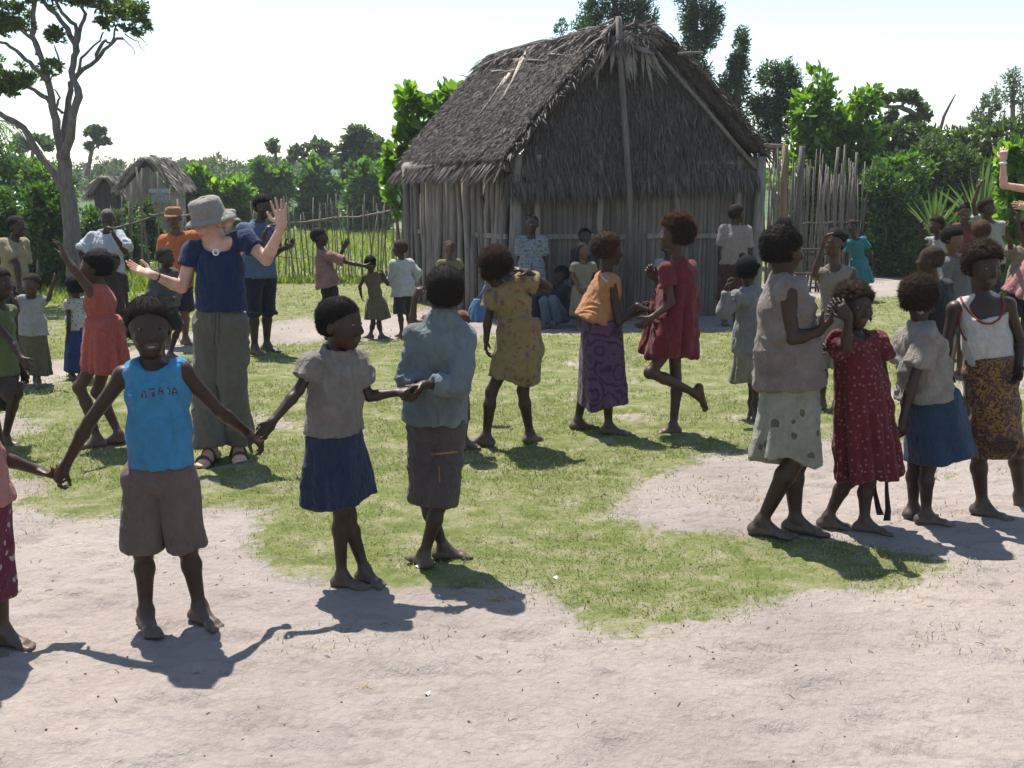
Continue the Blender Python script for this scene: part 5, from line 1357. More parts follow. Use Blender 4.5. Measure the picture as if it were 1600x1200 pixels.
    # small things worn on the body: drawn along the surface that the eye meets there
    if sp.get('lines'):
        vs, ps, n = [], [], 0
        for o in root.children:
            if o.name.startswith(('hair', 'eye')) or o.type != 'MESH': continue
            me = o.data; co = np.zeros(len(me.vertices) * 3, np.float32); me.vertices.foreach_get('co', co)
            vs += [tuple(x) for x in (co.reshape(-1, 3) + base)]; ps += [[v + n for v in p.vertices] for p in me.polygons]; n += len(me.vertices)
        bvh = BVHTree.FromPolygons(vs, ps)
        for ln in sp['lines']:
            name, pts, rad, mat = ln[:4]
            mb = MB()
            strokes = pts if isinstance(pts[0][0], (tuple, list)) else [pts]
            for st in strokes:
                pp = []
                st = np.array(st, float)
                m = max(2, int(np.linalg.norm(np.diff(st, axis=0), axis=1).sum() / 3))
                tt = np.linspace(0, len(st) - 1, m)
                for x in tt:
                    i = min(int(x), len(st) - 2); uv = st[i] + (st[i + 1] - st[i]) * (x - i)
                    dr = ray(uv[0], uv[1]); hit = bvh.ray_cast(Vector((0, 0, CAM_H)), Vector(dr))
                    if hit[0] is not None and abs(hit[0].y - D) < 0.6: pp.append(np.array(hit[0]) - nrm(dr) * rad * 0.3)
                if len(pp) > 1: mb.tube(pp, rad, 6)
            if mb.n: mb.build(name, mat, root, origin=base)
    J = dict(D=D, base=base, root=root, hd=hd, hp=hp, hh=hh, AX=AX, nk=nk, pv=pv, sh=sh, el=el, wr=wr, kn=kn, an=A, s=s, P=P, F=F, L=Lv, vox=vox, K=K)
    return J
# ------------------------------------------------------------------ who stands where (joints measured in the photograph, depths in metres)
NEAR, MID, FAR = 0.0055, 0.0072, 0.0095
BLUE_T = cloth_mat((0.03, 0.30, 0.58), dirt=0.30)
BROWN_SH = cloth_mat((0.20, 0.132, 0.108), dirt=0.25)
GREIGE = cloth_mat((0.29, 0.25, 0.215), dirt=0.5)
NAVY = cloth_mat((0.022, 0.040, 0.085), 'dots', (0.035, 0.058, 0.11), 1.6, 0.2)
TEAL_DENIM = cloth_mat((0.19, 0.24, 0.25), dirt=0.45)
CARGO = cloth_mat((0.115, 0.088, 0.084), dirt=0.25)
ORANGE_TRIM = m_simple('orange_trim', (0.30, 0.115, 0.035), 0.8)
GLYPH = m_simple('shirt_print', (0.07, 0.035, 0.045), 0.7)
GLYPH2 = m_simple('shirt_print_light', (0.34, 0.24, 0.12), 0.7)
PEOPLE = {}
def who(key, **sp):
    sp['seed'] = len(PEOPLE) + 1
    PEOPLE[key] = person(sp)
    return PEOPLE[key]

# the hand-in-hand row in front
who('edge_child', label='child at the left picture edge in salmon top and maroon print skirt, holding a hand', h=1.25, yaw=55, vox=NEAR, skin='brown',
    hd=(-92, 520), nk=(-82, 590), pv=(-40, 770), aL=(4, 985), aR=(-45, 1000), fL=75, fR=70, eL=(2, 715, -0.08), wL=(60, 735, -0.10), hL=(84, 744, 0.02), cL=0.9, nL=(0.1, 0.3, 1), hair={},
    tp=dict(hem=(-36, 792), hw=50, sl=0.0, l=0.014, m=cloth_mat((0.62, 0.23, 0.17), dirt=0.3)),
    sk=((-34, 770), (-36, 935), 44, 52, dict(m=cloth_mat((0.20, 0.018, 0.05), 'spots', (0.6, 0.45, 0.45), 2.2, 0.2), folds=7, amp=0.05)))
who('blue_boy', label='smiling boy in bright blue sleeveless shirt and brown shorts, arms spread', h=1.28, yaw=8, vox=NEAR, skin='dark', hh=0.213,
    hd=(232, 513), nk=(240, 570), pv=(249, 742), sR=(193, 588), sL=(284, 580), eR=(140, 660), wR=(103, 728), hR=(88, 752), cR=0.9, nR=(0.4, 0.3, 0.2),
    eL=(341, 642, -0.10), wL=(386, 677, -0.13), hL=(404, 690, 0.0), cL=0.9, nL=(-0.3, 0.2, -0.7), aR=(228, 958), aL=(312, 950), kR=(224, 862), kL=(293, 858), fR=30, fL=48, fy=24, fp=4, smile=True,
    hair=dict(t=0.008, fz=0.006, n=8000, lump=0.0015, c='black', line=0.0, slope=0.66),
    tp=dict(hem=(249, 727), hw=48, sl=0.0, l=0.010, nk=1.0, **{'in': 0.66}, m=BLUE_T, wob=0.009),
    pt=dict(len=0.97, r=0.071, l=0.012, top=0.06, m=BROWN_SH, wob=0.009),
    lines=[('print_letter', [[(221, 623), (225, 611), (228, 623)], [(222, 619), (228, 619)]], 0.0026, GLYPH), ('print_letter', [[(233, 610), (242, 609)], [(237, 609), (239, 621)], [(241, 613), (241, 622)]], 0.0026, GLYPH),
           ('print_letter', [[(247, 619), (251, 606), (256, 618)], [(248, 613), (255, 613)]], 0.0026, GLYPH), ('print_letter', [[(262, 607), (265, 613), (264, 618)]], 0.0028, GLYPH),
           ('print_letter', [[(269, 619), (273, 606), (277, 618)], [(270, 615), (276, 614)]], 0.0026, GLYPH),
           ('print_detail', [[(224, 613), (226, 621)], [(236, 612), (240, 613)], [(250, 610), (253, 609)], [(263, 610), (264, 615)], [(272, 612), (274, 613)]], 0.0026, GLYPH2)])
who('grey_shirt_child', label='child in dusty grey button shirt and navy skirt, looking aside, holding hands', h=1.14, yaw=42, vox=NEAR, skin='dark', hh=0.208,
    hd=(534, 508), nk=(523, 552), pv=(522, 700), sR=(489, 570, 0.07), sL=(553, 570, -0.06), eR=(467, 612, 0.05), wR=(425, 662, 0.10), hR=(406, 684, 0.02), cR=0.9, nR=(0.3, 0.3, 0.6), eL=(577, 622, 0.0), wL=(617, 616, 0.0), hL=(640, 612), cL=0.8, nL=(0, 0.4, -1),
    aR=(534, 901), kR=(533, 800), aL=(570, 893), kL=(544, 808, 0.03), fR=70, fL=50, fy=72, fp=6,
    hair=dict(t=0.007, fz=0.006, n=8000, lump=0.0015, line=0.03, slope=0.62),
    tp=dict(hem=(523, 676), hw=46, sl=0.60, sr=0.052, l=0.014, collar=True, m=GREIGE, wob=0.011),
    sk=((522, 682), (530, 782), 42, 56, dict(m=NAVY, folds=7, amp=0.08, hem=0.014, band=True)),
    lines=[('placket', [(550, 578), (556, 620), (558, 672)], 0.0028, GREIGE)])
who('denim_boy', label='boy seen from behind in faded teal denim shirt and grey cargo shorts', h=1.20, yaw=188, vox=NEAR, skin='dark', hh=0.222, noface=True,
    hd=(694, 457), nk=(692, 496), pv=(681, 668), sL=(652, 528, 0.0), sR=(722, 528, 0.02), eL=(640, 592, 0.02), wL=(655, 604, 0.08), hL=(645, 616, 0.02), cL=0.9, nL=(0.6, 0.4, 0.6), eR=(716, 606, 0.08), wR=(664, 602, 0.10), hR=(643, 606, 0.02), cR=0.7, nR=(-0.2, -0.3, -1),
    aR=(662, 868), aL=(693, 856), kR=(686, 790), kL=(664, 780), fR=-150, fL=95, fy=192,
    hair=dict(t=0.005, fz=0.006, n=6000, lump=0.0015),
    tp=dict(hem=(679, 658), hw=49, sl=1.78, sr=0.040, l=0.018, nk=0.8, collar=True, m=TEAL_DENIM, wob=0.013),
    pt=dict(len=0.98, r=0.074, l=0.014, top=0.05, m=CARGO, wob=0.010),
    lines=[('pocket_flap', [(673, 711), (697, 709), (715, 707)], 0.0045, ORANGE_TRIM), ('pocket_seam', [(686, 730), (687, 756)], 0.0028, ORANGE_TRIM)])

# behind them on the grass
who('rust_girl', label='girl in rust orange dress half hidden behind the denim shirt boy, fist raised', h=1.18, yaw=-150, vox=MID, skin='brown', noface=True,
    hd=(700, 452), nk=(696, 496), pv=(702, 590), aL=(724, 688), aR=(700, 690), kL=(724, 640), fL=70, fR=60, eR=(660, 520, 0.1), eL=(644, 508, 0.05), wL=(648, 468), hL=(653, 452), cL=1.0, hair=dict(t=0.02),
    wR=(690, 540), tp=dict(sl=0.35, l=0.014, m=None), sk=((700, 560), (700, 660), 26, 33, dict(m=None)), dress=cloth_mat((0.22, 0.060, 0.032), dirt=0.3))
who('coral_girl', label='girl in coral dotted dress dancing with one arm thrown up', h=1.32, yaw=-95, vox=MID, skin='brown', hh=0.21,
    hd=(148, 418), nk=(153, 452), pv=(166, 540), sL=(146, 462, 0.10), sR=(160, 462, -0.10), eL=(120, 428, 0.06), wL=(101, 403, 0.0), hL=(94, 384), cL=0.35, spL=0.3, nL=(-0.7, -0.5, 0.2), eR=(176, 505, -0.05), wR=(186, 540, 0.1),
    aL=(152, 686), kL=(124, 607, 0.05), aR=(186, 680), kR=(152, 614, -0.03), fL=-60, fR=-70, fy=-85, fp=-5,
    hair=dict(t=0.013, fz=0.007, line=0.0, slope=0.6, b=[(0, -0.45, 0.05, 0.14), (0.1, -0.42, -0.1, 0.12)], lump=0.006),
    tp=dict(sl=0.0, l=0.012, m=None), sk=((162, 498), (164, 577), 25, 33, dict(m=None, hem=0.02)), dress=cloth_mat((0.56, 0.092, 0.062), 'dots', (0.66, 0.22, 0.15), 2.0, 0.2))
who('green_boy', label='child at the left picture edge in green vest and brown knee shorts', h=1.22, yaw=75, vox=MID, skin='dark',
    hd=(-2, 440), nk=(0, 478), pv=(2, 585), aR=(8, 681), kR=(26, 612, 0.05), aL=(-30, 684), fR=75, eR=(16, 530, 0.06), wR=(33, 556, 0.04), hair={},
    tp=dict(hem=(3, 580), hw=24, sl=0.0, m=cloth_mat((0.16, 0.22, 0.055), dirt=0.25)), pt=dict(len=0.98, r=0.075, m=cloth_mat((0.08, 0.055, 0.045))))
who('toddler', label='small child in pale grey shirt and olive skirt, one hand lifted', h=0.92, yaw=5, vox=MID, skin='brown',
    hd=(49, 445), nk=(50, 466), pv=(50, 525), aR=(56, 594), aL=(60, 596), kL=(60, 560), fR=20, fL=30, eL=(76, 468), wL=(83, 443), hL=(86, 432), cL=0.2, eR=(32, 490), wR=(24, 472, 0.08), hR=(20, 464), cR=0.2, fy=-8, hair=dict(t=0.010, c='brown'),
    tp=dict(hem=(50, 522), hw=24, sl=0.55, l=0.02, m=cloth_mat((0.40, 0.39, 0.37), dirt=0.3)), sk=((50, 517), (51, 583), 20, 28, dict(m=cloth_mat((0.16, 0.135, 0.065)))))
who('polka_child', label='child in white polka dot top and long blue skirt beside the coral dress', h=1.0, yaw=-120, vox=MID, skin='dark', noface=True,
    hd=(116, 446), nk=(120, 466), pv=(122, 520), aL=(112, 582), aR=(126, 584), hair=dict(t=0.025, c='black'), eR=(130, 488, 0.05), wR=(134, 500),
    tp=dict(hem=(121, 512), hw=15, sl=0.3, m=cloth_mat((0.58, 0.56, 0.52), 'dots', (0.05, 0.05, 0.06), 1.0, 0.2)), sk=((121, 508), (122, 576), 14, 18, dict(m=cloth_mat((0.018, 0.055, 0.21)), amp=0.06)))
who('dark_child', label='child in dark brown clothes behind the coral dress girl', h=1.12, yaw=30, vox=FAR, skin='dark', ft=535,
    hd=(177, 410), nk=(177, 428), pv=(178, 480), hair={}, tp=dict(hem=(178, 486), hw=16, sl=0.9, m=cloth_mat((0.060, 0.045, 0.040))), pt=dict(len=0.9, m=cloth_mat((0.04, 0.035, 0.035))))
who('white_man', label='man in loose white t-shirt and shorts with a hand at his mouth', h=1.60, yaw=10, vox=MID, skin='dark', ft=520, shw=0.135,
    hd=(168, 342), nk=(167, 364), pv=(168, 442), sR=(146, 373), sL=(186, 371), eR=(126, 396, 0.1), wR=(138, 425, 0.05), eL=(196, 394, 0.10), wL=(178, 368, 0.14), hL=(173, 354, 0.0), cL=0.8, fy=12, hair=dict(t=0.004, c='grey', fz=0.004),
    tp=dict(hem=(170, 448), hw=27, sl=0.85, sr=0.062, l=0.022, m=cloth_mat((0.58, 0.62, 0.68), dirt=0.12), wob=0.012), pt=dict(len=0.85, r=0.085, m=cloth_mat((0.55, 0.56, 0.58), dirt=0.15)))
who('tan_man', label='man in tan t-shirt standing side-on at the far left by the shrubs', h=1.60, yaw=75, vox=MID, skin='dark', ft=541,
    hd=(27, 354), nk=(20, 375), pv=(24, 448), hair=dict(t=0.006), eR=(26, 412, 0.02), wR=(30, 445, 0.04), tp=dict(hem=(23, 452), hw=17, sl=0.75, sr=0.05, m=cloth_mat((0.42, 0.35, 0.18), dirt=0.3)),
    pt=dict(len=1.85, r=0.06, rk=0.058, name='trousers', m=cloth_mat((0.025, 0.022, 0.028))))
cap_man = who('orange_man', fat=1.0, label='man in orange shirt, orange cap and navy shorts behind the hatted woman', h=1.58, yaw=15, vox=MID, skin='warm', aL=(290, 528), aR=(262, 532), fL=60, fR=10,
    hd=(271, 340), nk=(277, 364), pv=(277, 446), sR=(258, 376), sL=(300, 370), eR=(254, 405), wR=(262, 432), eL=(304, 402), wL=(300, 430, 0.1), fy=5, hair=None,
    tp=dict(hem=(277, 446), hw=23, sl=0.6, sr=0.055, l=0.018, m=cloth_mat((0.72, 0.16, 0.02), dirt=0.15)), pt=dict(len=0.9, r=0.078, m=cloth_mat((0.018, 0.022, 0.045))))
who('grey_fold_child', label='child in slate grey shirt with folded arms beside the hatted woman', h=1.15, yaw=60, vox=MID, skin='dark', hd=(260, 403), nk=(256, 424), pv=(260, 482),
    aL=(266, 552), kL=(279, 514), aR=(254, 556), fL=70, fR=60, eL=(274, 462), wL=(252, 464, 0.1), eR=(238, 460, 0.02), wR=(262, 466, 0.08), hair=dict(t=0.008),
    tp=dict(hem=(258, 478), hw=21, sl=1.4, sr=0.05, l=0.022, m=cloth_mat((0.11, 0.11, 0.10))), pt=dict(len=0.95, r=0.075, m=cloth_mat((0.04, 0.04, 0.042))))
hat_woman = who('hat_woman', label='woman in navy t-shirt, khaki trousers and bucket hat dancing with raised palms', h=1.66, yaw=-8, vox=NEAR, skin='pale', hh=0.225, fat=0.98, shw=0.115,
    hd=(327, 344), nk=(343, 380), pv=(347, 500), sR=(302, 389), sL=(385, 373), eR=(284, 447, 0.06), wR=(240, 428, 0.12), hR=(202, 414, 0.05), cR=0.12, spR=0.16, nR=(0.2, -0.5, 1.0), eL=(416, 404, 0.05), wL=(440, 352, 0.05), hL=(436, 314, 0.0), cL=0.10, spL=0.22, nL=(0.0, -1, 0.1),
    aR=(330, 700), aL=(371, 694), kR=(322, 597), kL=(362, 590, 0.05), fR=-10, fL=20, fy=-42, fp=17, hair=dict(t=0.006, c='fair', line=0.02, n=300),
    tp=dict(hem=(345, 481), hw=40, sl=0.42, sr=0.042, l=0.006, nk=1.35, waist=0.95, m=cloth_mat((0.012, 0.032, 0.105), dirt=0.1), wob=0.006),
    pt=dict(len=1.93, r=0.078, rk=0.062, l=0.012, top=0.08, name='trousers', m=cloth_mat((0.18, 0.16, 0.125), dirt=0.2), wob=0.009))
who('polo_man', label='man in denim blue polo shirt and navy shorts clapping by the fence', h=1.68, yaw=30, vox=MID, skin='dark', hd=(411, 323), nk=(404, 351), pv=(406, 434), sR=(381, 360, 0.1), sL=(428, 364, -0.1),
    eR=(402, 395, 0.1), wR=(413, 367, 0.05), hR=(418, 355), cR=0.8, eL=(426, 398, 0.1), wL=(443, 388, 0.1), hL=(455, 382), cL=0.5, aR=(398, 542), aL=(417, 538), fR=40, fL=70, fy=38, fp=8, hair=dict(t=0.016), 
    tp=dict(hem=(405, 433), hw=25, sl=0.55, sr=0.055, l=0.016, collar=True, m=cloth_mat((0.085, 0.15, 0.26), dirt=0.15)), pt=dict(len=1.05, r=0.085, m=cloth_mat((0.014, 0.018, 0.035))))
who('hidden_hat', label='person in pale sun hat just visible behind the bucket hat woman', h=1.55, yaw=0, vox=FAR, skin='pale', ft=500, hd=(357, 342), nk=(356, 358), pv=(352, 420), hair=dict(t=0.006, c='fair', n=200),
    tp=dict(hem=(352, 425), hw=18, sl=0.6, m=cloth_mat((0.35, 0.33, 0.30))), pt=dict(len=1.8, r=0.07, name='trousers', m=cloth_mat((0.10, 0.10, 0.11))))
who('pink_boy', label='boy in faded pink shirt pointing with one arm out towards the small olive dress', h=1.28, yaw=75, vox=MID, skin='dark', ft=530, hd=(500, 370), nk=(502, 390), pv=(515, 452), sR=(515, 400, 0.1), sL=(505, 400, -0.1),
    eR=(548, 411, 0.02), wR=(570, 415), hR=(580, 418), eL=(530, 402, -0.05), wL=(537, 387), hL=(545, 373), cL=0.3, hair=dict(t=0.008), fy=85,
    tp=dict(hem=(514, 447), hw=19, sl=0.65, sr=0.05, l=0.016, m=cloth_mat((0.42, 0.20, 0.165), dirt=0.45)), pt=dict(len=0.95, r=0.07, m=cloth_mat((0.015, 0.013, 0.013))))
who('olive_child', label='small child in olive brown dress seen from behind near the path', h=0.98, yaw=175, vox=MID, skin='dark', noface=True, hd=(579, 411), nk=(581, 428), pv=(588, 472),
    aL=(579, 522), aR=(596, 523), kL=(583, 505), kR=(592, 505), fL=-100, fR=110, eL=(562, 447), wL=(564, 459), eR=(606, 444), wR=(600, 430), hair=dict(t=0.006),
    tp=dict(sl=0.0, l=0.012, m=None), sk=((587, 465), (590, 497), 13, 19, dict(m=None)), dress=cloth_mat((0.17, 0.135, 0.075), dirt=0.3))
who('white_shirt_boy', label='boy in white long sleeved shirt and dark shorts in front of the hut corner', h=1.14, yaw=-150, vox=MID, skin='dark', noface=True, hd=(624, 388), nk=(628, 408), pv=(630, 462),
    aL=(628, 520), aR=(641, 516), kR=(638, 490), fL=-130, fR=-120, eL=(611, 440, -0.05), wL=(606, 430, -0.05), eR=(652, 426, 0.0), wR=(646, 444, -0.1), hair=dict(t=0.008, c='brown'), fy=-120,
    tp=dict(hem=(631, 462), hw=20, sl=1.6, sr=0.046, l=0.018, m=cloth_mat((0.55, 0.56, 0.53), dirt=0.2)), pt=dict(len=0.95, r=0.08, m=cloth_mat((0.06, 0.04, 0.038))))
who('olive_shirt_boy', label='boy in yellow olive shirt standing against the hut side wall', h=1.18, yaw=8, vox=FAR, skin='warm', ft=500, hd=(702, 388), nk=(702, 408), pv=(702, 460), eL=(722, 424), wL=(720, 434, 0.1), hair=dict(t=0.006, c='rust'),
    tp=dict(hem=(702, 462), hw=20, sl=0.7, sr=0.055, l=0.02, collar=True, m=cloth_mat((0.27, 0.25, 0.10))), pt=dict(len=0.9, r=0.07, m=cloth_mat((0.06, 0.05, 0.05))))
who('yellow_girl', label='girl in yellow floral dress bending sideways, seen from behind', h=1.40, yaw=172, vox=NEAR, skin='dark', noface=True, hh=0.215, hd=(768, 416), nk=(792, 452, 0.0), pv=(815, 545), sL=(770, 468), sR=(820, 440),
    eL=(762, 502), wL=(760, 530), hL=(759, 546), eR=(857, 452, -0.02), wR=(826, 428, 0.06), hR=(805, 421, 0.03), cR=0.3, nR=(0, 0.3, -1), aL=(760, 684), kL=(768, 614), aR=(828, 680), kR=(817, 612), fL=-115, fR=150, fy=190, fr=38,
    hair=dict(t=0.030, c='brown', fz=0.016, n=7000, lump=0.007, y=-0.08, line=-0.05, slope=0.7, b=[(0.0, -0.45, -0.30, 0.20)]),
    tp=dict(sl=0.45, sr=0.056, l=0.014, m=None), sk=((812, 500), (803, 594), 31, 39, dict(m=None, hem=0.012, folds=7, amp=0.06)), dress=cloth_mat((0.38, 0.25, 0.085), 'floral', (0.20, 0.085, 0.05), 1.5, 0.25, (0.17, 0.11, 0.13)), wob=0.009)
who('print_woman', label='young woman in pale printed t-shirt standing against the hut front', h=1.45, yaw=-5, vox=FAR, skin='dark', ft=512, hd=(831, 349), nk=(830, 371), pv=(830, 438), hair=dict(t=0.008),
    tp=dict(hem=(830, 436), hw=22, sl=0.65, sr=0.05, l=0.016, m=cloth_mat((0.44, 0.52, 0.58), 'print', (0.09, 0.11, 0.16), 1.0, 0.15)), pt=dict(len=1.7, r=0.06, name='trousers', m=cloth_mat((0.03, 0.032, 0.04))))
who('crouching_child', label='child in dark shirt and blue trousers squatting at the foot of the hut front', h=1.25, yaw=-40, vox=FAR, skin='dark', D=13.6, hd=(876, 430), nk=(874, 448), pv=(878, 494),
    aL=(872, 507, 0.2), aR=(856, 507, 0.2), kL=(864, 468, 0.25), kR=(850, 470, 0.25), eL=(862, 470, 0.1), wL=(850, 462, 0.1), eR=(866, 470, 0.1), wR=(846, 464, 0.1), hair=dict(t=0.028),
    tp=dict(hem=(878, 492), hw=18, sl=0.8, m=cloth_mat((0.03, 0.03, 0.035))), pt=dict(len=1.8, r=0.055, name='trousers', m=cloth_mat((0.10, 0.17, 0.27))))
who('shadow_child', label='dark-headed child against the wall behind the yellow dress girl', h=1.12, yaw=0, vox=FAR, skin='dark', ft=508, hd=(793, 414), nk=(793, 432), pv=(793, 470), hair={}, tp=dict(hem=(793, 474), hw=16, sl=0.7, m=cloth_mat((0.06, 0.06, 0.065))), pt=dict(len=0.9, m=cloth_mat((0.05, 0.045, 0.04))))
who('braid_girl', label='girl with two braids in beige dress in front of the hut', h=1.20, yaw=15, vox=MID, skin='warm', ft=516, hd=(911, 392), nk=(912, 412), pv=(911, 462), fy=35, eR=(895, 432), wR=(904, 450, 0.1), eL=(930, 432), wL=(916, 450, 0.1),
    hair=dict(t=0.006, c='black', tail=[(-0.36, -0.05, 0.05, -0.55, -0.05, -0.5, 0.09, 0.05), (0.36, -0.05, 0.05, 0.5, -0.05, -0.5, 0.09, 0.05)]),
    tp=dict(sl=0.5, sr=0.045, l=0.012, m=None), sk=((911, 446), (912, 492), 16, 21, dict(m=None)), dress=cloth_mat((0.30, 0.25, 0.17), dirt=0.3))
who('wall_child', label='child in dark clothes behind the braided girl, back to the hut wall', h=1.32, yaw=0, vox=FAR, skin='dark', ft=510, hd=(914, 370), nk=(914, 390), pv=(914, 446), hair=dict(t=0.010), tp=dict(hem=(914, 450), hw=17, sl=0.6, m=cloth_mat((0.05, 0.05, 0.06))), pt=dict(len=0.9, m=cloth_mat((0.05, 0.04, 0.04))))
who('orange_girl', label='girl in flared orange top and long purple patterned wrap skirt', h=1.40, yaw=115, vox=NEAR, skin='dark', hh=0.212, hd=(954, 390), nk=(950, 430), pv=(938, 520), sR=(956, 445, 0.11), sL=(946, 442, -0.11),
    eR=(967, 503, 0.03), wR=(996, 477, 0.0), hR=(1016, 484), cR=0.6, nR=(0, 0.2, -1), eL=(968, 500, 0.0), wL=(1000, 485, 0.0), aL=(903, 657), kL=(918, 596), aR=(951, 664), kR=(952, 600), fL=110, fR=75, fy=105, fp=4,
    hair=dict(t=0.018, c='brown', fz=0.010, n=5000, lump=0.005, y=-0.06, line=0.06), eyes=False,
    tp=dict(hem=(931, 500), hw=34, sl=0.0, l=0.016, waist=0.92, ratio=1.15, m=cloth_mat((0.62, 0.25, 0.07), dirt=0.2), wob=0.009),
    sk=((940, 500), (941, 630), 29, 38, dict(m=cloth_mat((0.17, 0.075, 0.165), 'batik', (0.085, 0.028, 0.080), 0.8, 0.25), folds=6, amp=0.05, hem=0.02, band=True)),
    lines=[('collar_trim', [(938, 428), (944, 436), (950, 440)], 0.007, cloth_mat((0.6, 0.6, 0.58)))])
who('red_girl', label='girl in plain dark red dress with one bare foot kicked back', h=1.38, yaw=-75, vox=NEAR, skin='brown', hh=0.212, hd=(1052, 364), nk=(1060, 405), pv=(1058, 510), sL=(1040, 420, 0.10), sR=(1076, 418, -0.08),
    eL=(1050, 470, 0.06), wL=(1018, 494, 0.02), hL=(1004, 506), cL=0.5, eR=(1040, 455, -0.05), wR=(1022, 432, 0.0), hR=(1016, 422), cR=0.9, aR=(1052, 662), kR=(1056, 588), fR=-75, aL=(1086, 612, 0.06), kL=(1016, 580, 0.08), fL=(1092, 642, 0.0), fy=-100,
    hair=dict(t=0.032, c='rust', fz=0.015, n=8000, lump=0.008, y=-0.05, up=0.05, line=0.08, b=[(0.25, -0.25, 0.50, 0.16)]), eyes=False,
    tp=dict(sl=0.50, sr=0.046, l=0.012, nk=1.1, m=None), sk=((1061, 440), (1046, 550), 27, 42, dict(m=None, hem=0.022, folds=7, amp=0.10)), dress=cloth_mat((0.22, 0.018, 0.024), dirt=0.2), wob=0.011)
who('pale_blue_child', label='child in pale blue top just visible behind the dark red dress', h=1.12, yaw=0, vox=FAR, skin='dark', ft=510, hd=(1044, 388), nk=(1042, 406), pv=(1042, 460), hair={}, tp=dict(hem=(1042, 462), hw=15, sl=0.5, m=cloth_mat((0.32, 0.42, 0.52))), pt=dict(len=0.9, m=cloth_mat((0.06, 0.06, 0.07))))
who('pink_back', label='person in pinkish beige t-shirt and dark red skirt at the hut corner', h=1.52, yaw=165, vox=FAR, skin='dark', noface=True, ft=510, hd=(1153, 334), nk=(1149, 355), pv=(1144, 418), fy=110, hair=dict(t=0.018, c='brown'),
    tp=dict(hem=(1147, 412), hw=22, sl=0.75, sr=0.05, l=0.014, m=cloth_mat((0.36, 0.28, 0.25), dirt=0.2)), sk=((1146, 408), (1142, 470), 18, 22, dict(m=cloth_mat((0.10, 0.018, 0.020)), amp=0.05)))
who('sweater_girl', label='little girl in grey sweater and cream skirt with raised fist', h=1.18, yaw=150, vox=MID, skin='dark', noface=True, hd=(1168, 424), nk=(1172, 452), pv=(1174, 545), ft=655, aL=(1174, 630, 0.0), kL=(1178, 588), aR=(1180, 632, 0.1), kR=(1182, 588), fL=(1166, 642, 0.0), fR=(1172, 646, 0.0), lift=True,
    sL=(1150, 468, 0.05), sR=(1194, 466, 0.02), eL=(1131, 488, 0.03), wL=(1136, 452, 0.03), hL=(1140, 434), cL=1.0, hair=dict(t=0.014, fz=0.01, b=[(-0.42, -0.1, 0.2, 0.10), (0.2, -0.1, 0.55, 0.12)], line=-0.02),
    tp=dict(hem=(1172, 552), hw=26, sl=1.85, sr=0.044, l=0.016, m=cloth_mat((0.27, 0.28, 0.27), dirt=0.3), wob=0.010), sk=((1172, 545), (1170, 598), 22, 29, dict(m=cloth_mat((0.34, 0.30, 0.20), dirt=0.3), folds=12, amp=0.07, ratio=1.1)))
who('tall_girl', label='tall girl in dusty sleeveless beige shirt and leaf-spotted cream skirt, side-on', h=1.52, yaw=100, vox=NEAR, skin='dark', hh=0.213, hd=(1226, 390), nk=(1231, 440), pv=(1233, 590), sR=(1232, 456, 0.12), sL=(1228, 452, -0.12),
    eR=(1238, 528, 0.02), wR=(1278, 518, 0.0), hR=(1298, 500, 0.0), cR=0.7, nR=(0, 0.5, 1), eL=(1198, 528, -0.02), wL=(1250, 540, 0.0), cL=0.6, aR=(1190, 814), kR=(1247, 712, 0.02), aL=(1243, 810), kL=(1244, 722), fR=65, fL=72, fy=118, fp=3,
    hair=dict(t=0.013, fz=0.010, n=6000, c='black', lump=0.006, y=-0.04, line=-0.02, b=[(0, -0.05, 0.56, 0.14)]), eyes=False,
    tp=dict(hem=(1237, 600), hw=52, sl=0.0, l=0.018, ratio=1.1, collar=True, m=cloth_mat((0.29, 0.22, 0.19), dirt=0.5), wob=0.013),
    sk=((1236, 590), (1226, 712), 40, 55, dict(m=cloth_mat((0.37, 0.35, 0.26), 'spots', (0.15, 0.14, 0.09), 1.25, 0.35), folds=6, amp=0.07, hem=0.024, ratio=1.05)))
who('hand_on_head_girl', label='girl in beige strap dress with one hand on her forehead', h=1.28, yaw=-35, vox=MID, skin='brown', ft=640, hd=(1303, 378), nk=(1303, 415), pv=(1302, 510), sR=(1276, 430, 0.0), sL=(1330, 424, 0.0), eR=(1272, 428, 0.12), wR=(1286, 382, 0.05), hR=(1294, 362), cR=0.6, fy=-45,
    eL=(1340, 470), hair=dict(t=0.010, b=[(0.35, -0.2, 0.25, 0.12)]), tp=dict(sl=0.0, l=0.010, nk=1.4, m=None), sk=((1302, 490), (1302, 570), 25, 32, dict(m=None)), dress=cloth_mat((0.32, 0.25, 0.20), dirt=0.45))
who('teal_girl', label='girl in bright teal dress by the tall stick fence', h=1.30, yaw=10, vox=FAR, skin='dark', ft=470, hd=(1331, 354), nk=(1337, 374), pv=(1344, 420), fy=-30, hair=dict(t=0.016, c='brown'), eL=(1360, 396), wL=(1364, 412), 
    tp=dict(sl=0.6, sr=0.05, l=0.012, m=None), sk=((1341, 404), (1344, 442), 13, 20, dict(m=None)), dress=cloth_mat((0.012, 0.26, 0.31), dirt=0.15))
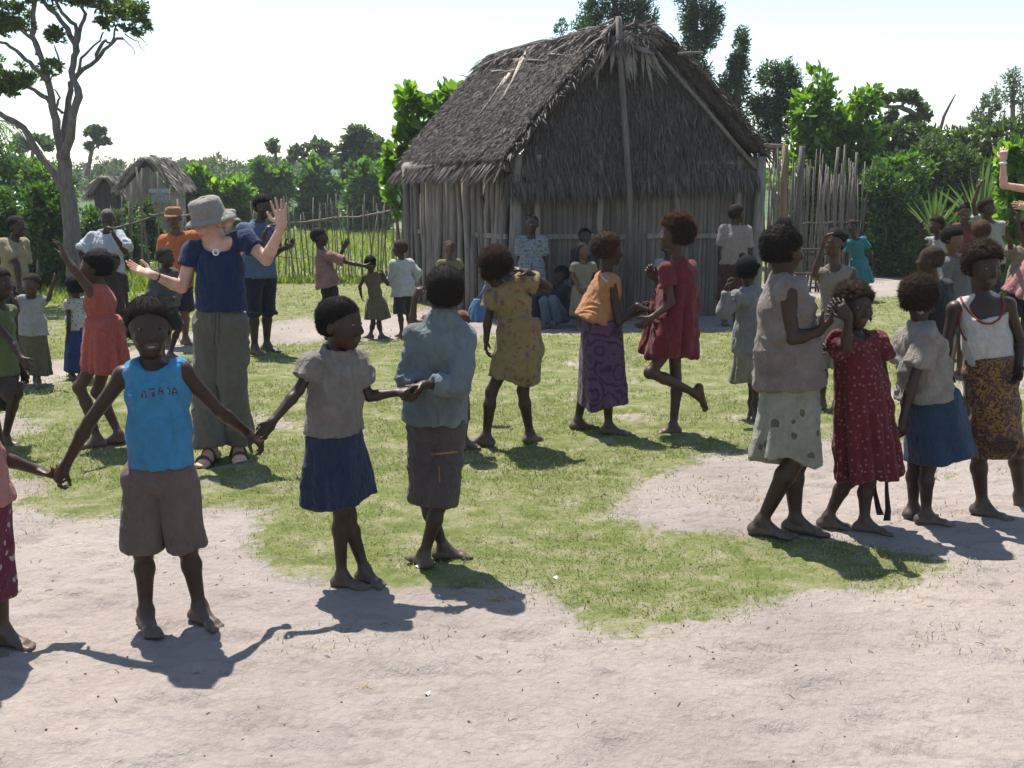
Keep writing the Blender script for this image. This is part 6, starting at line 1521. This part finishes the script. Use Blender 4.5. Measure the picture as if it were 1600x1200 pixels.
who('dotted_red_girl', label='girl in dark red dotted dress shielding her face with her forearm', h=1.25, yaw=35, vox=NEAR, skin='dark', hh=0.21, hd=(1336, 476), nk=(1337, 522), pv=(1350, 645), sR=(1308, 535, 0.04), sL=(1368, 533, -0.04),
    eR=(1322, 540, 0.20), wR=(1326, 496, 0.02), hR=(1306, 466, 0.0), cR=0.5, nR=(0.2, 0.9, 0.1), eL=(1384, 600, -0.04), wL=(1378, 650, 0.0), aR=(1294, 806), kR=(1326, 748, 0.0), aL=(1351, 812), kL=(1356, 750), fR=70, fL=70, fy=20, fp=6,
    hair=dict(t=0.018, c='brown', fz=0.013, n=6000, lump=0.006, line=0.06, tail=[(0.40, -0.05, 0.1, 0.52, -0.05, -0.35, 0.06, 0.035)]),
    tp=dict(sl=0.32, sr=0.060, l=0.014, puff=True, m=None), sk=((1341, 560), (1358, 738), 33, 53, dict(m=None, folds=8, amp=0.10, hem=0.012)), dress=cloth_mat((0.17, 0.013, 0.020), 'dots', (0.36, 0.13, 0.12), 1.0, 0.2), wob=0.011)
who('denim_skirt_girl', label='girl with tied hair in beige shirt and denim blue skirt, seen from behind', h=1.26, yaw=125, vox=NEAR, skin='dark', noface=True, hh=0.21, hd=(1437, 466), nk=(1438, 512), pv=(1455, 625), sL=(1420, 530, -0.08), sR=(1452, 530, 0.12),
    eR=(1424, 600, 0.02), wR=(1412, 652, 0.0), hR=(1410, 672), eL=(1410, 590, 0.0), aR=(1447, 803), kR=(1450, 730), aL=(1427, 794), kL=(1430, 725), fR=75, fL=110, fy=140,
    hair=dict(t=0.016, c='brown', fz=0.013, n=6000, lump=0.006, line=-0.05, slope=0.7), tp=dict(hem=(1448, 622), hw=45, sl=0.62, sr=0.056, l=0.018, ratio=1.15, collar=True, m=cloth_mat((0.36, 0.31, 0.26), dirt=0.35), wob=0.011),
    sk=((1458, 612), (1470, 712), 36, 52, dict(m=cloth_mat((0.030, 0.072, 0.130), dirt=0.2), folds=5, amp=0.05, ratio=1.1, hem=0.01)),
    lines=[('hair_tie', [(1434, 486), (1438, 490), (1442, 488)], 0.009, cloth_mat((0.65, 0.62, 0.58)))])
RED_TRIM = cloth_mat((0.40, 0.022, 0.035), dirt=0.1)
who('vest_girl', label='girl in white vest with red edging and yellow batik wrap skirt, facing forward', h=1.42, yaw=12, vox=NEAR, skin='dark', hh=0.208, hd=(1537, 418), nk=(1534, 466), pv=(1546, 580), sR=(1492, 484), sL=(1574, 478), shw=0.125,
    eR=(1480, 532, 0.0), wR=(1477, 572, 0.0), eL=(1594, 536, 0.0), wL=(1592, 572, 0.08), aR=(1535, 788), kR=(1530, 710), aL=(1594, 776, -0.2), kL=(1590, 702), fR=40, fL=(1590, 796, 0.05), fy=14, fp=10,
    hair=dict(t=0.021, c='brown', fz=0.012, n=7000, lump=0.006, up=0.03, line=0.10),
    tp=dict(hem=(1546, 566), hw=37, sl=0.0, l=0.008, nk=2.3, **{'in': 0.62}, m=cloth_mat((0.62, 0.60, 0.56), dirt=0.25), wob=0.006),
    sk=((1546, 562), (1550, 704), 38, 46, dict(m=cloth_mat((0.34, 0.17, 0.03), 'batik', (0.07, 0.025, 0.028), 1.7, 0.25, (0.12, 0.05, 0.04)), folds=6, amp=0.06, hem=0.016, band=True, name='wrap_skirt')),
    lines=[('neck_trim', [(1499, 463), (1506, 477), (1515, 490), (1526, 501), (1538, 507), (1550, 507), (1561, 500), (1567, 488), (1568, 474), (1564, 461)], 0.006, RED_TRIM), ('armhole_trim', [(1502, 488), (1499, 500), (1500, 514), (1504, 525), (1510, 533)], 0.006, RED_TRIM)])
who('dark_shirt_boy', label='boy in black shirt just behind the denim skirt girl', h=1.24, yaw=-150, vox=MID, skin='dark', noface=True, ft=640, hd=(1452, 408), nk=(1462, 446), pv=(1470, 530), fy=-120, hair=dict(t=0.006, c='brown'), 
    tp=dict(hem=(1470, 524), hw=28, sl=0.7, sr=0.05, m=cloth_mat((0.022, 0.022, 0.024))), pt=dict(len=0.95, m=cloth_mat((0.30, 0.23, 0.11))))
who('grey_cluster_girl', label='girl in grey shirt looking down between the black shirt boy and the vest girl', h=1.26, yaw=30, vox=MID, skin='warm', ft=590, hd=(1490, 372), nk=(1494, 402), pv=(1500, 475), fy=40, fp=15, hair=dict(t=0.016, c='brown', fz=0.012),
    tp=dict(hem=(1500, 478), hw=24, sl=0.7, m=cloth_mat((0.17, 0.17, 0.17))), sk=((1500, 470), (1500, 530), 20, 27, dict(m=cloth_mat((0.09, 0.07, 0.06)))))
who('left_looking_child', label='child in white top with auburn hair and a raised hand in the cluster', h=1.22, yaw=-60, vox=FAR, skin='dark', ft=520, hd=(1462, 352), nk=(1468, 372), pv=(1472, 425), eR=(1442, 378, 0.05), wR=(1439, 358), hR=(1439, 346), cR=0.6, hair=dict(t=0.020, c='rust', fz=0.02),
    tp=dict(hem=(1472, 428), hw=20, sl=0.5, m=cloth_mat((0.48, 0.47, 0.46))), pt=dict(len=0.9, m=cloth_mat((0.05, 0.05, 0.06))))
who('small_red_child', label='small child with maroon top peeking out beside the black shirt boy', h=1.05, yaw=0, vox=FAR, skin='warm', ft=560, hd=(1478, 408), nk=(1479, 428), pv=(1480, 478), hair=dict(t=0.012, c='brown'), tp=dict(hem=(1480, 480), hw=18, sl=0.5, m=cloth_mat((0.20, 0.03, 0.04))), pt=dict(len=0.9, m=cloth_mat((0.05, 0.05, 0.06))))
who('arm_up_boy', label='boy in cream shirt with one arm stretched straight up', h=1.36, yaw=20, vox=MID, skin='brown', ft=520, hd=(1543, 324), nk=(1548, 346), pv=(1552, 410), sR=(1528, 352), eR=(1521, 318, 0.05), wR=(1529, 292, 0.02), hR=(1534, 280), cR=0.8, sL=(1566, 352), fy=30, fp=-8, hair=dict(t=0.016, c='brown', fz=0.014),
    tp=dict(hem=(1552, 412), hw=20, sl=0.45, m=cloth_mat((0.46, 0.42, 0.34), dirt=0.3)), pt=dict(len=0.9, m=cloth_mat((0.05, 0.05, 0.07))))
who('knot_child', label='child with hair knot squinting between raised hands in the cluster', h=1.30, yaw=-10, vox=FAR, skin='brown', ft=505, hd=(1507, 332), nk=(1508, 350), pv=(1510, 410), eL=(1520, 362, 0.05), wL=(1512, 348, 0.1), hL=(1508, 340), hair=dict(t=0.010, b=[(0.1, 0, 0.55, 0.18)]),
    tp=dict(hem=(1510, 412), hw=18, sl=0.5, m=cloth_mat((0.28, 0.05, 0.06))), pt=dict(len=0.9, m=cloth_mat((0.05, 0.05, 0.06))))
who('auburn_child', label='child with fluffy auburn hair just in front of the cream shirt boy', h=1.22, yaw=170, vox=FAR, skin='brown', ft=545, hd=(1532, 362), nk=(1534, 386), pv=(1536, 440), hair=dict(t=0.030, c='rust', fz=0.025), tp=dict(hem=(1536, 446), hw=20, sl=0.5, m=cloth_mat((0.11, 0.10, 0.10))), pt=dict(len=0.9, m=cloth_mat((0.05, 0.05, 0.06))))
who('hands_up_child', label='child in khaki top with both hands up at the right picture edge', h=1.28, yaw=10, vox=MID, skin='brown', ft=555, hd=(1606, 352), nk=(1600, 384), pv=(1596, 450), sR=(1580, 396), sL=(1622, 396), eR=(1578, 376, 0.12), wR=(1574, 362, 0.02), hR=(1572, 350), cR=0.4, eL=(1596, 372, 0.15), wL=(1590, 344, 0.0), hL=(1590, 330), cL=0.6, hair=dict(t=0.014),
    tp=dict(hem=(1594, 452), hw=24, sl=0.5, m=cloth_mat((0.30, 0.25, 0.15))), pt=dict(len=0.9, m=cloth_mat((0.03, 0.035, 0.06))))
edge_woman = who('edge_woman', label='fair skinned adult at the right picture edge, watch on a raised pointing hand', h=1.62, yaw=-50, vox=MID, skin='pale', ft=560, hd=(1664, 250), nk=(1662, 286), pv=(1660, 400), sR=(1632, 300, 0.1), eR=(1568, 290, 0.1), wR=(1567, 252, 0.0), hR=(1569, 228), cR=0.55, nR=(0.5, 0.8, 0), sL=(1690, 300, -0.1), eL=(1640, 335, 0.1), wL=(1606, 326, 0.1), hL=(1588, 320), cL=0.3, hair=dict(t=0.012, c='fair'),
    tp=dict(hem=(1660, 400), hw=34, sl=0.3, m=cloth_mat((0.45, 0.18, 0.17))), sk=((1660, 390), (1632, 470), 30, 58, dict(m=cloth_mat((0.50, 0.22, 0.20)), hem=0.03)))
# ------------------------------------------------------------------ things worn, carried and tied
def hat(J, name, mat, crown_r, crown_h, brim, up0=0.20, tilt=0.0, soft=0.10, brim_drop=0.25, front_only=False, n=40):
    """round crown with a soft brim, set on the head"""
    hs, hf, hu = J['AX']; c = J['hp'](0, -0.03, up0); V = []; Q = []
    rings = [(crown_r * 0.02, crown_h), (crown_r * 0.45, crown_h * 0.99), (crown_r * 0.80, crown_h * 0.93), (crown_r * 0.95, crown_h * 0.80), (crown_r * 1.0, crown_h * 0.45), (crown_r * 1.04, 0.0), (crown_r * 1.05, -0.008), (crown_r * 1.05 + brim * 0.5, -0.010 - brim * brim_drop * 0.4), (crown_r * 1.05 + brim, -0.016 - brim * brim_drop)]
    for k, (r, h) in enumerate(rings):
        for i in range(n):
            a = i / n * 2 * math.pi; w = 1.0
            rr = r * (1 + 0.03 * math.sin(3 * a + k) * soft * 5)
            if front_only and k >= 7:
                fr = max(0.0, math.cos(a)) ** 2.6; rr = crown_r * 1.05 + (r - crown_r * 1.05) * fr; h_ = -0.008 + (h + 0.008) * fr
            else: h_ = h + (0.010 * math.sin(2 * a + 1) * (k >= 7)) + 0.006 * math.sin(3 * a + k * 1.3) * soft * 5
            V.append(c + hf * math.cos(a) * rr * 1.12 + hs * math.sin(a) * rr + hu * h_)
    m = len(rings)
    for k in range(m - 1):
        for i in range(n): Q.append([k * n + i, k * n + (i + 1) % n, (k + 1) * n + (i + 1) % n, (k + 1) * n + i])
    Q.append  # ring faces above
    b = MB().add(V, Q, [[i, (i + 1) % n, 0] for i in range(1, n - 1)])
    o = b.build(name, mat, J['root'], origin=J['base'])
    md = o.modifiers.new('thickness', 'SOLIDIFY'); md.thickness = 0.003
    return o
KHAKI = cloth_mat((0.36, 0.33, 0.275), dirt=0.15)
J = hat_woman
hat(J, 'hat', KHAKI, 0.092, 0.105, 0.048, 0.19, brim_drop=0.55)
hat(PEOPLE['hidden_hat'], 'hat', cloth_mat((0.42, 0.38, 0.31), dirt=0.15), 0.10, 0.10, 0.07, 0.15, brim_drop=0.5, n=24)
hat(PEOPLE['orange_man'], 'cap', cloth_mat((0.42, 0.19, 0.06), dirt=0.15), 0.086, 0.075, 0.055, 0.20, brim_drop=0.5, front_only=True, n=28)
METAL = m_simple('silver', (0.6, 0.6, 0.6), 0.3, 0.8, 0.1, 20, 0.0)
def ring_part(J, name, c, nn, R, r, mat, flat=1.0):
    nn = nrm(nn); x = nrm(np.cross(nn, [0.3, 0.5, 0.8])); y = np.cross(nn, x); n, m = 22, 8; V = []; Q = []
    for i in range(n):
        a = i / n * 6.28319
        for j in range(m):
            q = j / m * 6.28319
            V.append(c + (x * math.cos(a) + y * math.sin(a)) * (R + r * math.cos(q)) + nn * r * flat * math.sin(q))
    for i in range(n):
        for j in range(m): Q.append([i * m + j, ((i + 1) % n) * m + j, ((i + 1) % n) * m + (j + 1) % m, i * m + (j + 1) % m])
    return MB().add(V, Q).build(name, mat, J['root'], origin=J['base'])
# pendant on a cord, bracelet, trouser cord and sandals of the hatted woman
pc = at(337, 392, J['D'] - 0.135)
ring_part(J, 'pendant', pc, pc - np.array([0, 0, CAM_H]), 0.016, 0.0045, METAL)
ring_part(J, 'bracelet', J['wr']['R'] + (J['el']['R'] - J['wr']['R']) * 0.12, J['el']['R'] - J['wr']['R'], 0.030, 0.004, m_simple('black_cord', (0.012, 0.012, 0.014)))
SOLE = m_simple('sandal_leather', (0.055, 0.035, 0.025), 0.7)
for k, a in (('R', -10), ('L', 20)):
    an = J['an'][k]; a = math.radians(a); fd = np.array([math.sin(a), -math.cos(a), 0]); sd = np.array([fd[1], -fd[0], 0]); s_ = J['s']; V = []; n = 24
    for z in (0.0, 0.014):
        for i in range(n):
            q = i / n * 6.28319; V.append(np.array([an[0], an[1], z]) + fd * (0.045 * s_ + math.cos(q) * 0.108 * s_) + sd * math.sin(q) * (0.036 + 0.008 * math.cos(q)) * s_)
    V += [np.array([an[0], an[1], 0.0]) + fd * .045 * s_, np.array([an[0], an[1], 0.014]) + fd * .045 * s_]
    MB().add(V, [[i, (i + 1) % n, n + (i + 1) % n, n + i] for i in range(n)], [[(i + 1) % n, i, 2 * n] for i in range(n)] + [[n + i, n + (i + 1) % n, 2 * n + 1] for i in range(n)]).build('sandal_sole', SOLE, J['root'], origin=J['base'])
    for (f, hgt) in ((0.085, 0.036), (0.03, 0.062)):
        pts = [np.array([an[0], an[1], 0]) + fd * f * s_ + sd * math.cos(q) * 0.038 * s_ + UP * (0.012 + math.sin(q) * hgt * s_) for q in np.linspace(0, math.pi, 9)]
        MB().tube(pts, 0.009, 6).build('sandal_strap', SOLE, J['root'], origin=J['base'])
CORD = cloth_mat((0.07, 0.062, 0.05), dirt=0.1)
yb = J['D'] - 0.15
for dx in (-3, 3):
    MB().tube([at(340 + dx, 486, yb), at(339 + dx, 510, yb - 0.005), at(338 + dx * 1.3, 535, yb - 0.002)], 0.0035, 5).build('waist_cord', CORD, J['root'], origin=J['base'])
# watch of the woman at the edge
J = edge_woman
ring_part(J, 'watch', J['wr']['R'] + (J['el']['R'] - J['wr']['R']) * 0.08, J['el']['R'] - J['wr']['R'], 0.031, 0.006, METAL, 1.8)
# sash ends hanging below the dotted dress
J = PEOPLE['dotted_red_girl']; RIB = cloth_mat((0.06, 0.02, 0.03), dirt=0.2)
for pts in ([(1366, 735, .0), (1367, 765, -.01), (1372, 790, -.01), (1376, 803, 0)], [(1385, 735, .02), (1386, 770, .02), (1388, 795, .03), (1386, 812, .03)]):
    P_ = [J['P']((p[0], p[1], p[2] + 0.02)) for p in pts]; w = 0.008; V = []
    for i, p in enumerate(P_):
        w = 0.006 + 0.004 * i; V += [p - [w, 0, 0], p + [w, 0, 0], p + [w, 0.004, 0], p - [w, -0.004, 0]]
    Q = [[i * 4 + j, i * 4 + (j + 1) % 4, (i + 1) * 4 + (j + 1) % 4, (i + 1) * 4 + j] for i in range(3) for j in range(4)]
    MB().add(V, Q + [[0, 3, 2, 1], [12, 13, 14, 15]]).build('sash_end', RIB, J['root'], origin=J['base'])
# fringe on the batik wrap
J = PEOPLE['vest_girl']; fb = MB(); FR = cloth_mat((0.13, 0.055, 0.03), dirt=0.2)
for i in range(46):
    u = 1549 + i * 0.9; p = J['P']((u, 690, 0.165 - 0.00005 * (u - 1560) ** 2)); L_ = rng.uniform(0.05, 0.085)
    fb.tube([p, p + [rng.normal(0, .003), 0, -L_ * .5], p + [rng.normal(0, .007), 0, -L_]], [0.0022, 0.002, 0.001], 4)
fb.build('fringe', FR, J['root'], origin=J['base'])
# hair strings of the girl in the denim skirt
J = PEOPLE['denim_skirt_girl']
# blue and yellow cloth bag held beside the yellow dress
bagp = at(746, 492, PEOPLE['yellow_girl']['D'] + 0.9); bg_ = empty('cloth_bag', bagp * [1, 1, 0]); tag(bg_, 'blue cloth bag dangling between the denim shirt boy and the yellow dress', 'bag')
sk_v, sk_q = field([skirt(bagp + UP * 0.12, bagp - UP * 0.05, 0.02, 0.075, np.array([1.0, 0, 0]), 1.3, 5, 0.15, 0.4, 0.006)], 0.007)
link('bag_body', mesh_np('bag_body', sk_v - bagp * [1, 1, 0], sk_q), cloth_mat((0.10, 0.25, 0.46), dirt=0.15), bg_)
MB().tube(np.array([bagp + UP * 0.12, bagp + UP * 0.17 + [0.04, 0, 0], bagp + UP * 0.22 + [0.06, 0, 0]]) - bagp * [1, 1, 0], 0.008, 6).build('strap', cloth_mat((0.10, 0.25, 0.46), dirt=0.15), bg_)
# ------------------------------------------------------------------ the thin bright air
hz = MB().box((0, 190, 7.0), (470, 300, 9.5)).build('haze', None, smooth=False)
tm_ = bpy.data.materials.new('thin_haze'); tm_.use_nodes = True; nt = tm_.node_tree; nt.nodes.clear()
vo = nt.nodes.new('ShaderNodeVolumePrincipled'); vo.inputs['Color'].default_value = (0.86, 0.92, 1.0, 1); vo.inputs['Density'].default_value = 0.0006; vo.inputs['Anisotropy'].default_value = 0.2
oo = nt.nodes.new('ShaderNodeOutputMaterial'); nt.links.new(vo.outputs[0], oo.inputs['Volume'])
hz.data.materials.append(tm_); tag(hz, 'thin pale haze in the warm air over the clearing', 'haze', kind='stuff')
# ------------------------------------------------------------------ lighten the grown meshes: flat stretches need few faces
_grown = [o for o in SC.objects if o.type == 'MESH' and o.parent is not None and o.parent.name.startswith('person') and len(o.data.polygons) > 3000 and not o.name.startswith('hair')]
for o in _grown:
    m = o.modifiers.new('thin', 'DECIMATE'); m.ratio = 0.32 if o.name.startswith('body') else 0.26
_dg = bpy.context.evaluated_depsgraph_get()
for o in _grown:
    nm = bpy.data.meshes.new_from_object(o.evaluated_get(_dg)); old = o.data; nm.name = old.name
    o.modifiers.clear(); o.data = nm; bpy.data.meshes.remove(old)
